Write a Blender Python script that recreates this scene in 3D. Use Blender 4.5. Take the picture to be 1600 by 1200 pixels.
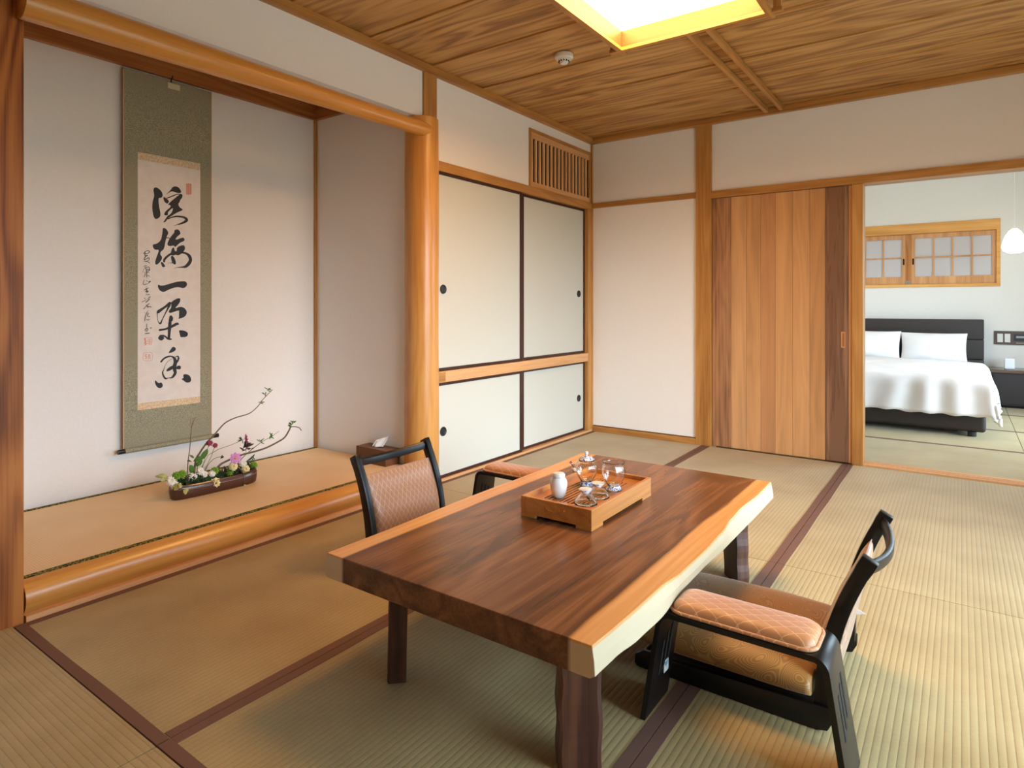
import bpy, bmesh, math, random
from math import pi, sin, cos, radians
from mathutils import Vector, Matrix, noise
random.seed(7)
S = bpy.context.scene
for _o in list(bpy.data.objects): bpy.data.objects.remove(_o)
COL = S.collection

# ---------------------------------------------------------------- camera
cd = bpy.data.cameras.new('camera'); cam = bpy.data.objects.new('camera', cd); COL.objects.link(cam)
cam.location = (2.5137, -4.6668, 1.04)
cam.rotation_euler = (radians(90), 0, radians(35.486))
cd.sensor_width = 36; cd.sensor_fit = 'HORIZONTAL'; cd.lens = 36 * 985.9 / 1600
cd.shift_y = -(600 - 477.9) / 1600
cd.clip_start = 0.02
S.camera = cam

# ---------------------------------------------------------------- world: overcast sky above a garden
W = bpy.data.worlds.new('sky'); S.world = W; W.use_nodes = True
wt = W.node_tree; wt.nodes.clear()
wo = wt.nodes.new('ShaderNodeOutputWorld'); wb = wt.nodes.new('ShaderNodeBackground')
wc = wt.nodes.new('ShaderNodeTexCoord'); wsx = wt.nodes.new('ShaderNodeSeparateXYZ'); wr = wt.nodes.new('ShaderNodeValToRGB')
wt.links.new(wc.outputs['Generated'], wsx.inputs[0])
wm = wt.nodes.new('ShaderNodeMath'); wm.operation = 'MULTIPLY_ADD'; wm.inputs[1].default_value = .5; wm.inputs[2].default_value = .5
wt.links.new(wsx.outputs['Z'], wm.inputs[0]); wt.links.new(wm.outputs[0], wr.inputs[0])
e = wr.color_ramp.elements
e[0].position = .47; e[0].color = (.10, .11, .07, 1)
e[1].position = .54; e[1].color = (.62, .83, 1.0, 1)
wt.links.new(wr.outputs[0], wb.inputs[0]); wb.inputs[1].default_value = 10.5
wt.links.new(wb.outputs[0], wo.inputs[0])

S.view_settings.view_transform = 'Standard'; S.view_settings.look = 'None'
S.view_settings.gamma = 1; S.view_settings.use_curve_mapping = False
S.view_settings.exposure = 0.40

def area_light(name, loc, rot, sx, sy, power, col, portal=False):
    d = bpy.data.lights.new(name, 'AREA'); d.shape = 'RECTANGLE'; d.size = sx; d.size_y = sy
    d.energy = power; d.color = col
    o = bpy.data.objects.new(name, d); o.location = loc; o.rotation_euler = rot; COL.objects.link(o)
    if portal: d.cycles.is_portal = True
    return o
# hazy sun low over the garden, very soft
sd_ = bpy.data.lights.new('hazy_sun', 'SUN'); sd_.energy = 2.6; sd_.angle = radians(38); sd_.color = (.80, .93, 1.0)
so_ = bpy.data.objects.new('hazy_sun', sd_); COL.objects.link(so_); so_.location = (8, -7, 5)
so_.rotation_euler = Vector((-1, .42, -.34)).to_track_quat('-Z', 'Y').to_euler()
RW = 3.84          # x of the window wall
NW = -6.0          # y of the wall behind the camera
BD = 3.85          # y of the bedroom's far wall
# daylight enters by the real openings in the window wall
area_light('daylight_opening', (RW + .10, -2.575, 0.98), (0, radians(90), 0), 1.84, 2.25, 1, (1, 1, 1), True)
area_light('daylight_opening', (RW + .10, 1.65, 1.15), (0, radians(90), 0), 1.7, 2.1, 1, (1, 1, 1), True)

# ---------------------------------------------------------------- materials
def lin(c):
    out = []
    for v in c[:3]:
        v /= 255.0
        out.append(v / 12.92 if v <= .04045 else ((v + .055) / 1.055) ** 2.4)
    return (*out, 1)
def newmat(name):
    m = bpy.data.materials.new(name); m.use_nodes = True
    nt = m.node_tree; b = nt.nodes['Principled BSDF']
    return m, nt, b
def N(nt, t, **kw):
    n = nt.nodes.new(t)
    for k, v in kw.items(): setattr(n, k, v)
    return n
def plain(name, col, rough=.5, metal=0, spec=.5, bump=0, bscale=200, coat=0, var=0):
    m, nt, b = newmat(name)
    b.inputs['Base Color'].default_value = lin(col); b.inputs['Roughness'].default_value = rough
    b.inputs['Metallic'].default_value = metal; b.inputs['Specular IOR Level'].default_value = spec
    b.inputs['Coat Weight'].default_value = coat
    tc = N(nt, 'ShaderNodeTexCoord'); n = N(nt, 'ShaderNodeTexNoise'); n.inputs['Scale'].default_value = bscale
    nt.links.new(tc.outputs['Object'], n.inputs['Vector'])
    if bump:
        bp = N(nt, 'ShaderNodeBump'); bp.inputs['Strength'].default_value = bump; bp.inputs['Distance'].default_value = .002
        nt.links.new(n.outputs['Fac'], bp.inputs['Height']); nt.links.new(bp.outputs[0], b.inputs['Normal'])
    if var:
        r = N(nt, 'ShaderNodeValToRGB'); c = lin(col)
        r.color_ramp.elements[0].color = (*[v * (1 - var) for v in c[:3]], 1); r.color_ramp.elements[1].color = (*[min(1, v * (1 + var)) for v in c[:3]], 1)
        r.color_ramp.elements[0].position = .3; r.color_ramp.elements[1].position = .7
        nt.links.new(n.outputs['Fac'], r.inputs[0]); nt.links.new(r.outputs[0], b.inputs['Base Color'])
    return m

def wood(name, light, mid, dark, axis='X', scale=1.0, rough=.45, figure=.5, coat=0.0, stripe=0.0, spec=.4):
    """long grained timber: fine pores, wandering growth rings and broad tonal bands"""
    m, nt, b = newmat(name); L = nt.links.new
    tc = N(nt, 'ShaderNodeTexCoord'); oi = N(nt, 'ShaderNodeObjectInfo')
    off = N(nt, 'ShaderNodeVectorMath', operation='ADD'); L(tc.outputs['Object'], off.inputs[0])
    mu = N(nt, 'ShaderNodeMath', operation='MULTIPLY'); mu.inputs[1].default_value = 13.0; L(oi.outputs['Random'], mu.inputs[0])
    L(mu.outputs[0], off.inputs[1])
    def mp(long, cross):
        n = N(nt, 'ShaderNodeMapping'); s = [cross * scale] * 3; s['XYZ'.index(axis)] = long * scale
        n.inputs['Scale'].default_value = s; L(off.outputs[0], n.inputs['Vector']); return n
    n1 = N(nt, 'ShaderNodeTexNoise'); n1.inputs['Scale'].default_value = 1; n1.inputs['Detail'].default_value = 2; n1.inputs['Distortion'].default_value = .4
    L(mp(.55, 4.5).outputs[0], n1.inputs['Vector'])
    rg = N(nt, 'ShaderNodeMath', operation='MULTIPLY'); rg.inputs[1].default_value = 60; L(n1.outputs['Fac'], rg.inputs[0])
    sn = N(nt, 'ShaderNodeMath', operation='SINE'); L(rg.outputs[0], sn.inputs[0])
    n2 = N(nt, 'ShaderNodeTexNoise'); n2.inputs['Scale'].default_value = 1; n2.inputs['Detail'].default_value = 5; n2.inputs['Roughness'].default_value = .65
    L(mp(2.2, 150).outputs[0], n2.inputs['Vector'])
    n3 = N(nt, 'ShaderNodeTexNoise'); n3.inputs['Scale'].default_value = 1; n3.inputs['Detail'].default_value = 3
    L(mp(.5, 13).outputs[0], n3.inputs['Vector'])
    a = N(nt, 'ShaderNodeMath', operation='MULTIPLY_ADD'); a.inputs[1].default_value = .17 * figure; a.inputs[2].default_value = 0; L(sn.outputs[0], a.inputs[0])
    c = N(nt, 'ShaderNodeMath', operation='MULTIPLY_ADD'); c.inputs[1].default_value = .55; L(n2.outputs['Fac'], c.inputs[0]); L(a.outputs[0], c.inputs[2])
    d = N(nt, 'ShaderNodeMath', operation='MULTIPLY_ADD'); d.inputs[1].default_value = .7; L(n3.outputs['Fac'], d.inputs[0]); L(c.outputs[0], d.inputs[2])
    last = d
    if stripe:
        w = N(nt, 'ShaderNodeTexNoise'); w.inputs['Scale'].default_value = 1; w.inputs['Detail'].default_value = 1
        L(mp(.05, 70).outputs[0], w.inputs['Vector'])
        e2 = N(nt, 'ShaderNodeMath', operation='MULTIPLY_ADD'); e2.inputs[1].default_value = stripe; L(w.outputs['Fac'], e2.inputs[0]); L(d.outputs[0], e2.inputs[2]); last = e2
    r = N(nt, 'ShaderNodeValToRGB'); el = r.color_ramp.elements
    o_ = .5 * stripe
    el[0].position = .42 + o_; el[0].color = lin(light); el[1].position = .86 + o_; el[1].color = lin(dark)
    x = el.new(.62 + o_); x.color = lin(mid)
    L(last.outputs[0], r.inputs[0]); L(r.outputs[0], b.inputs['Base Color'])
    b.inputs['Roughness'].default_value = rough; b.inputs['Coat Weight'].default_value = coat; b.inputs['Coat Roughness'].default_value = .25
    b.inputs['Specular IOR Level'].default_value = spec
    bp = N(nt, 'ShaderNodeBump'); bp.inputs['Strength'].default_value = .12; bp.inputs['Distance'].default_value = .001
    L(n2.outputs['Fac'], bp.inputs['Height']); L(bp.outputs[0], b.inputs['Normal'])
    return m, nt, b, r

hin = [(202, 150, 86), (186, 131, 68), (152, 99, 46)]
M = {}
for ax in 'XYZ':
    M['hinoki' + ax] = wood('cypress wood ' + ax, *hin, axis=ax, figure=.35)[0]
    M['cedar' + ax] = wood('cedar trim ' + ax, (188, 128, 72), (170, 108, 56), (140, 82, 38), axis=ax, figure=.5)[0]
    M['darkcedar' + ax] = wood('dark walnut ' + ax, (98, 62, 42), (72, 42, 30), (44, 25, 18), axis=ax, figure=.5)[0]
M['log'] = wood('polished log', (214, 156, 82), (204, 142, 68), (180, 116, 48), axis='Y', figure=.2, rough=.3, coat=.25)[0]
M['logZ'] = wood('polished round post', (218, 162, 92), (208, 148, 76), (182, 117, 50), axis='Z', figure=.3, rough=.32, coat=.2)[0]
M['knotty'] = wood('knotty post timber', (180, 114, 56), (160, 96, 44), (106, 56, 24), axis='Z', figure=.9, rough=.5, coat=.0, spec=.25)[0]
M['paleY'] = wood('pale sill timber Y', (226, 178, 128), (214, 160, 108), (190, 132, 82), axis='Y', figure=.25)[0]
M['paleX'] = wood('pale sill timber X', (226, 178, 128), (214, 160, 108), (190, 132, 82), axis='X', figure=.25)[0]
M['ceil'] = wood('cedar ceiling board', (210, 164, 102), (192, 145, 84), (140, 96, 54), axis='X', figure=.7, scale=1.0, rough=.55)[0]
M['slat'] = wood('pale slat', (242, 196, 146), (232, 182, 130), (206, 150, 98), axis='Z', figure=.2)[0]
M['lampboard'] = wood('lamp surround board', (160, 86, 58), (150, 78, 50), (130, 64, 40), axis='X', figure=.2)[0]
M['kumi'] = wood('lattice cedar', (222, 168, 116), (206, 150, 100), (180, 122, 74), axis='Z', figure=.2)[0]
M['bamboo'] = wood('bamboo tray', (204, 140, 70), (188, 122, 54), (160, 96, 40), axis='Y', figure=.3, rough=.3, coat=.3)[0]
M['boxwood'] = wood('tissue box wood', (128, 84, 54), (112, 70, 42), (86, 50, 28), axis='X', figure=.3)[0]
M['bedwin'] = wood('window frame timber', (232, 176, 104), (222, 162, 88), (200, 138, 66), axis='X', figure=.3)[0]
PL = {}
def plank(i, cols, stripe=0):
    M['plank%d' % i] = wood('door plank %d' % i, *cols, axis='Z', figure=.35, stripe=stripe)[0]
plank(0, [(186, 138, 98), (166, 118, 82), (124, 86, 60)], .4)
for i, k in enumerate([(218, 166, 114), (212, 158, 106), (202, 146, 98), (216, 162, 108), (216, 162, 108), (208, 152, 98)]):
    plank(i + 1, [k, tuple(int(v * .95) for v in k), tuple(int(v * .84) for v in k)])
plank(7, [(152, 112, 84), (126, 90, 66), (98, 68, 50)], .8)

def plaster(name, col):
    return plain(name, col, rough=.9, spec=.15, bump=.25, bscale=90, var=.012)
M['wall'] = plaster('white plaster', (240, 236, 232))
M['bedwall'] = plaster('bedroom wallpaper', (230, 226, 220))
M['washi'] = plain('fusuma paper', (204, 204, 194), .8, spec=.2, bump=.15, bscale=140)
M['lacq'] = plain('dark brown lacquer', (62, 34, 28), .3, spec=.4)
M['black'] = plain('black lacquer', (14, 12, 12), .34, spec=.4)
M['iron'] = plain('dark iron', (42, 44, 44), .4, metal=.4)
M['heri'] = plain('brown tatami border cloth', (118, 88, 76), .75, spec=.25, bump=.5, bscale=900)
M['gap'] = plain('dark gap', (20, 16, 12), .9)
M['white_plastic'] = plain('white plastic', (225, 222, 215), .4)
M['ceramic'] = plain('white glazed ceramic', (236, 236, 234), .08, spec=.6, coat=.4)
M['linen'] = plain('white bed linen', (226, 224, 224), .85, spec=.15, bump=.2, bscale=60)
M['leather'] = plain('dark brown leather', (46, 38, 35), .55, bump=.4, bscale=300)
M['black_plastic'] = plain('black plastic', (34, 32, 34), .35)
M['tissue'] = plain('tissue paper', (245, 245, 245), .8)
M['vase'] = plain('brown glazed stoneware', (74, 42, 32), .3, spec=.5, coat=.3, bump=.1, bscale=60)
M['vaserim'] = plain('worn glaze line', (170, 130, 100), .45)
M['ivory'] = plain('ivory paper tab', (216, 204, 170), .7)
M['ink'] = plain('black ink', (28, 24, 24), .6)
M['sealred'] = plain('seal red', (222, 150, 130), .8)
M['scrollpink'] = plain('scroll edge silk', (222, 170, 130), .7)
M['sticker'] = plain('white sticker', (225, 232, 235), .5)
M['stickerblue'] = plain('sticker blue', (110, 170, 190), .5)
M['steel'] = plain('brushed steel', (190, 190, 190), .3, metal=1)

def tatami(name, ribaxis, colA, colB, pitch=.0172):
    """woven rush: rounded ribs along ribaxis, fine cross strands between them"""
    m, nt, b = newmat(name); L = nt.links.new
    tc = N(nt, 'ShaderNodeTexCoord'); sx = N(nt, 'ShaderNodeSeparateXYZ'); L(tc.outputs['Object'], sx.inputs[0])
    cr = 'Y' if ribaxis == 'X' else 'X'
    k = N(nt, 'ShaderNodeMath', operation='MULTIPLY'); k.inputs[1].default_value = pi / pitch; L(sx.outputs[cr], k.inputs[0])
    s = N(nt, 'ShaderNodeMath', operation='SINE'); L(k.outputs[0], s.inputs[0])
    ab = N(nt, 'ShaderNodeMath', operation='ABSOLUTE'); L(s.outputs[0], ab.inputs[0])
    pw = N(nt, 'ShaderNodeMath', operation='POWER'); pw.inputs[1].default_value = .45; L(ab.outputs[0], pw.inputs[0])
    mp = N(nt, 'ShaderNodeMapping'); sc = [60, 60, 60]; sc['XYZ'.index(ribaxis)] = 620; mp.inputs['Scale'].default_value = sc
    L(tc.outputs['Object'], mp.inputs['Vector'])
    n = N(nt, 'ShaderNodeTexNoise'); n.inputs['Scale'].default_value = 1; n.inputs['Detail'].default_value = 2; L(mp.outputs[0], n.inputs['Vector'])
    n2 = N(nt, 'ShaderNodeTexNoise'); n2.inputs['Scale'].default_value = 3.5; n2.inputs['Detail'].default_value = 3; L(tc.outputs['Object'], n2.inputs['Vector'])
    add = N(nt, 'ShaderNodeMath', operation='MULTIPLY_ADD'); add.inputs[1].default_value = .6; L(n.outputs['Fac'], add.inputs[0]); L(n2.outputs['Fac'], add.inputs[2])
    r = N(nt, 'ShaderNodeValToRGB'); r.color_ramp.elements[0].position = .55; r.color_ramp.elements[1].position = 1.05
    r.color_ramp.elements[0].color = lin(colB); r.color_ramp.elements[1].color = lin(colA); L(add.outputs[0], r.inputs[0])
    # the seam between ribs is tinted darker
    r2 = N(nt, 'ShaderNodeValToRGB'); r2.color_ramp.elements[0].position = .25; r2.color_ramp.elements[1].position = .7
    r2.color_ramp.elements[0].color = (.80, .76, .68, 1); r2.color_ramp.elements[1].color = (1, 1, 1, 1); L(pw.outputs[0], r2.inputs[0])
    mx = N(nt, 'ShaderNodeMix', data_type='RGBA', blend_type='MULTIPLY'); mx.inputs[0].default_value = 1
    L(r.outputs[0], mx.inputs[6]); L(r2.outputs[0], mx.inputs[7]); L(mx.outputs[2], b.inputs['Base Color'])
    h = N(nt, 'ShaderNodeMath', operation='MULTIPLY_ADD'); h.inputs[1].default_value = .12; L(n.outputs['Fac'], h.inputs[0]); L(pw.outputs[0], h.inputs[2])
    bp = N(nt, 'ShaderNodeBump'); bp.inputs['Strength'].default_value = .55; bp.inputs['Distance'].default_value = .0016
    L(h.outputs[0], bp.inputs['Height']); L(bp.outputs[0], b.inputs['Normal'])
    b.inputs['Roughness'].default_value = .5; b.inputs['Specular IOR Level'].default_value = .4; b.inputs['Sheen Weight'].default_value = .2; b.inputs['Sheen Roughness'].default_value = .4
    return m
TA, TB = (178, 160, 112), (158, 137, 88)
M['tatX'] = tatami('tatami rush ribs along X', 'X', TA, TB)
M['tatY'] = tatami('tatami rush ribs along Y', 'Y', TA, TB)
M['tatToko'] = tatami('alcove fine rush matting', 'X', (236, 196, 132), (226, 184, 118), pitch=.009)

def speckle(name, c1, c2, scale, rough=.8, mid=.5, soft=.08):
    m, nt, b = newmat(name); L = nt.links.new
    tc = N(nt, 'ShaderNodeTexCoord'); n = N(nt, 'ShaderNodeTexNoise'); n.inputs['Scale'].default_value = scale; n.inputs['Detail'].default_value = 2
    L(tc.outputs['Object'], n.inputs['Vector'])
    r = N(nt, 'ShaderNodeValToRGB'); r.color_ramp.elements[0].position = mid - soft; r.color_ramp.elements[1].position = mid + soft
    r.color_ramp.elements[0].color = lin(c1); r.color_ramp.elements[1].color = lin(c2)
    L(n.outputs['Fac'], r.inputs[0]); L(r.outputs[0], b.inputs['Base Color']); b.inputs['Roughness'].default_value = rough
    b.inputs['Specular IOR Level'].default_value = .2
    return m
M['brocade'] = speckle('green gold brocade', (116, 121, 108), (184, 172, 140), 420)
M['paperband'] = speckle('figured paper band', (214, 184, 148), (232, 206, 170), 120)
M['scrollpaper'] = speckle('aged calligraphy paper', (226, 214, 204), (236, 226, 218), 25, soft=.3)
M['tokoheri'] = speckle('patterned alcove border', (34, 36, 20), (150, 138, 48), 170, mid=.52, soft=.03)

def diamond(name, base, line, size, rough=.45, axes='YZ', sheen=.3):
    """brocade with a fine woven diamond lattice"""
    m, nt, b = newmat(name); L = nt.links.new
    tc = N(nt, 'ShaderNodeTexCoord'); sx = N(nt, 'ShaderNodeSeparateXYZ'); L(tc.outputs['Object'], sx.inputs[0])
    outs = []
    for sg in (1, -1):
        a = N(nt, 'ShaderNodeMath', operation='MULTIPLY_ADD'); a.inputs[1].default_value = sg * .62; L(sx.outputs[axes[1]], a.inputs[0]); L(sx.outputs[axes[0]], a.inputs[2])
        k = N(nt, 'ShaderNodeMath', operation='MULTIPLY'); k.inputs[1].default_value = pi / size; L(a.outputs[0], k.inputs[0])
        s = N(nt, 'ShaderNodeMath', operation='SINE'); L(k.outputs[0], s.inputs[0]); q = N(nt, 'ShaderNodeMath', operation='ABSOLUTE'); L(s.outputs[0], q.inputs[0]); outs.append(q)
    mn = N(nt, 'ShaderNodeMath', operation='MINIMUM'); L(outs[0].outputs[0], mn.inputs[0]); L(outs[1].outputs[0], mn.inputs[1])
    n = N(nt, 'ShaderNodeTexNoise'); n.inputs['Scale'].default_value = 120; L(tc.outputs['Object'], n.inputs['Vector'])
    ad = N(nt, 'ShaderNodeMath', operation='MULTIPLY_ADD'); ad.inputs[1].default_value = .25; L(n.outputs['Fac'], ad.inputs[0]); L(mn.outputs[0], ad.inputs[2])
    r = N(nt, 'ShaderNodeValToRGB'); r.color_ramp.elements[0].position = .16; r.color_ramp.elements[1].position = .27
    r.color_ramp.elements[0].color = lin(line); r.color_ramp.elements[1].color = lin(base)
    L(ad.outputs[0], r.inputs[0]); L(r.outputs[0], b.inputs['Base Color']); b.inputs['Roughness'].default_value = rough
    b.inputs['Sheen Weight'].default_value = sheen; b.inputs['Specular IOR Level'].default_value = .5
    bp = N(nt, 'ShaderNodeBump'); bp.inputs['Strength'].default_value = .3; bp.inputs['Distance'].default_value = .0008
    L(ad.outputs[0], bp.inputs['Height']); L(bp.outputs[0], b.inputs['Normal'])
    return m
M['backcloth'] = diamond('diamond brocade back', (158, 120, 96), (212, 176, 138), .024, rough=.36, sheen=.5)
M['armcloth'] = diamond('diamond brocade arm pad', (186, 128, 80), (220, 176, 132), .030, axes='YX')
def moire(name):
    m, nt, b = newmat(name); L = nt.links.new
    tc = N(nt, 'ShaderNodeTexCoord'); n = N(nt, 'ShaderNodeTexNoise'); n.inputs['Scale'].default_value = 15; n.inputs['Detail'].default_value = 0; L(tc.outputs['Object'], n.inputs['Vector'])
    k = N(nt, 'ShaderNodeMath', operation='MULTIPLY'); k.inputs[1].default_value = 150; L(n.outputs['Fac'], k.inputs[0])
    s = N(nt, 'ShaderNodeMath', operation='SINE'); L(k.outputs[0], s.inputs[0])
    r = N(nt, 'ShaderNodeValToRGB'); r.color_ramp.elements[0].position = .1; r.color_ramp.elements[1].position = .75
    r.color_ramp.elements[0].color = lin((134, 95, 44)); r.color_ramp.elements[1].color = lin((164, 122, 60))
    L(s.outputs[0], r.inputs[0]); L(r.outputs[0], b.inputs['Base Color']); b.inputs['Roughness'].default_value = .5; b.inputs['Sheen Weight'].default_value = .2
    return m
M['seatcloth'] = moire('gold wood-grain figured satin')
def emis(name, col, st, base=(240, 235, 225)):
    m, nt, b = newmat(name); b.inputs['Base Color'].default_value = lin(base)
    b.inputs['Emission Color'].default_value = lin(col); b.inputs['Emission Strength'].default_value = st; b.inputs['Roughness'].default_value = .6
    tc = N(nt, 'ShaderNodeTexCoord'); n = N(nt, 'ShaderNodeTexNoise'); n.inputs['Scale'].default_value = 300
    bp = N(nt, 'ShaderNodeBump'); bp.inputs['Strength'].default_value = .1; nt.links.new(tc.outputs['Object'], n.inputs['Vector'])
    nt.links.new(n.outputs['Fac'], bp.inputs['Height']); nt.links.new(bp.outputs[0], b.inputs['Normal'])
    return m
M['lamp'] = emis('lit paper diffuser', (255, 192, 118), 24.0)
M['pendant'] = emis('lit paper pendant', (255, 244, 228), 2.6)
def glassm(name, tint=(1, 1, 1, 1)):
    m, nt, b = newmat(name); b.inputs['Base Color'].default_value = tint; b.inputs['Transmission Weight'].default_value = 1
    b.inputs['Roughness'].default_value = .0; b.inputs['IOR'].default_value = 1.45
    tc = N(nt, 'ShaderNodeTexCoord'); n = N(nt, 'ShaderNodeTexNoise'); n.inputs['Scale'].default_value = 20; nt.links.new(tc.outputs['Object'], n.inputs['Vector'])
    bp = N(nt, 'ShaderNodeBump'); bp.inputs['Strength'].default_value = .15; bp.inputs['Distance'].default_value = .002
    nt.links.new(n.outputs['Fac'], bp.inputs['Height']); nt.links.new(bp.outputs[0], b.inputs['Normal'])
    return m
M['glass'] = glassm('clear glass')
M['frost'] = plain('shoji paper', (198, 192, 192), .9, bump=.1)
M['bluewhite'] = speckle('blue painted porcelain', (60, 92, 160), (232, 234, 238), 170, rough=.15, mid=.46, soft=.03)
for nm, c in dict(leaf=(70, 110, 30), darkleaf=(34, 58, 28), twig=(104, 84, 58), stem=(88, 100, 50), pink=(222, 150, 214), rosepink=(206, 92, 150), yellow=(228, 160, 50),
                  cream=(242, 228, 170), petal=(240, 236, 226), pompon=(120, 160, 40), redfl=(150, 50, 76), maple=(66, 40, 44), variegated=(178, 176, 110), bud=(196, 196, 130)).items():
    M[nm] = plain('plant ' + nm, c, .6, bump=.3, bscale=120, var=.12)

# table slab: walnut heart between two sapwood edges
def slab(name):
    # fine dark pore lines run the length of the slab
    m, nt, b, r = wood(name, (138, 92, 58), (110, 70, 42), (74, 44, 26), axis='Y', scale=1.0, figure=.45, rough=.27, coat=.15)
    L = nt.links.new
    m2 = nt.nodes
    tc = N(nt, 'ShaderNodeTexCoord'); sx = N(nt, 'ShaderNodeSeparateXYZ'); L(tc.outputs['Object'], sx.inputs[0])
    ab = N(nt, 'ShaderNodeMath', operation='ABSOLUTE'); L(sx.outputs['X'], ab.inputs[0])
    n = N(nt, 'ShaderNodeTexNoise'); n.inputs['Scale'].default_value = 1; mp = N(nt, 'ShaderNodeMapping'); mp.inputs['Scale'].default_value = (5, 2.2, 1)
    L(tc.outputs['Object'], mp.inputs['Vector']); L(mp.outputs[0], n.inputs['Vector'])
    a = N(nt, 'ShaderNodeMath', operation='MULTIPLY_ADD'); a.inputs[1].default_value = .035; L(n.outputs['Fac'], a.inputs[0]); L(ab.outputs[0], a.inputs[2])
    f = N(nt, 'ShaderNodeMapRange'); f.inputs['From Min'].default_value = .364; f.inputs['From Max'].default_value = .374; L(a.outputs[0], f.inputs['Value'])
    g = N(nt, 'ShaderNodeTexNoise'); g.inputs['Scale'].default_value = 1; g.inputs['Detail'].default_value = 4
    mp2 = N(nt, 'ShaderNodeMapping'); mp2.inputs['Scale'].default_value = (90, 1.6, 90); L(tc.outputs['Object'], mp2.inputs['Vector']); L(mp2.outputs[0], g.inputs['Vector'])
    r2 = N(nt, 'ShaderNodeValToRGB'); r2.color_ramp.elements[0].position = .3; r2.color_ramp.elements[1].position = .75
    r2.color_ramp.elements[0].color = lin((226, 174, 112)); r2.color_ramp.elements[1].color = lin((206, 146, 84)); L(g.outputs['Fac'], r2.inputs[0])
    # sapwood sides; the paler tone paints in the daylight falling on them
    f2 = N(nt, 'ShaderNodeMapRange'); f2.inputs['From Min'].default_value = .357; f2.inputs['From Max'].default_value = .352; L(sx.outputs['Z'], f2.inputs['Value'])
    mxs = N(nt, 'ShaderNodeMix', data_type='RGBA'); L(f2.outputs[0], mxs.inputs[0]); L(r2.outputs[0], mxs.inputs[6]); mxs.inputs[7].default_value = lin((206, 190, 160))
    mx = N(nt, 'ShaderNodeMix', data_type='RGBA'); L(f.outputs[0], mx.inputs[0]); L(r.outputs[0], mx.inputs[6]); L(mxs.outputs[2], mx.inputs[7])
    L(mx.outputs[2], b.inputs['Base Color'])
    return m
M['slab'] = slab('walnut slab with sapwood edges')

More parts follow.
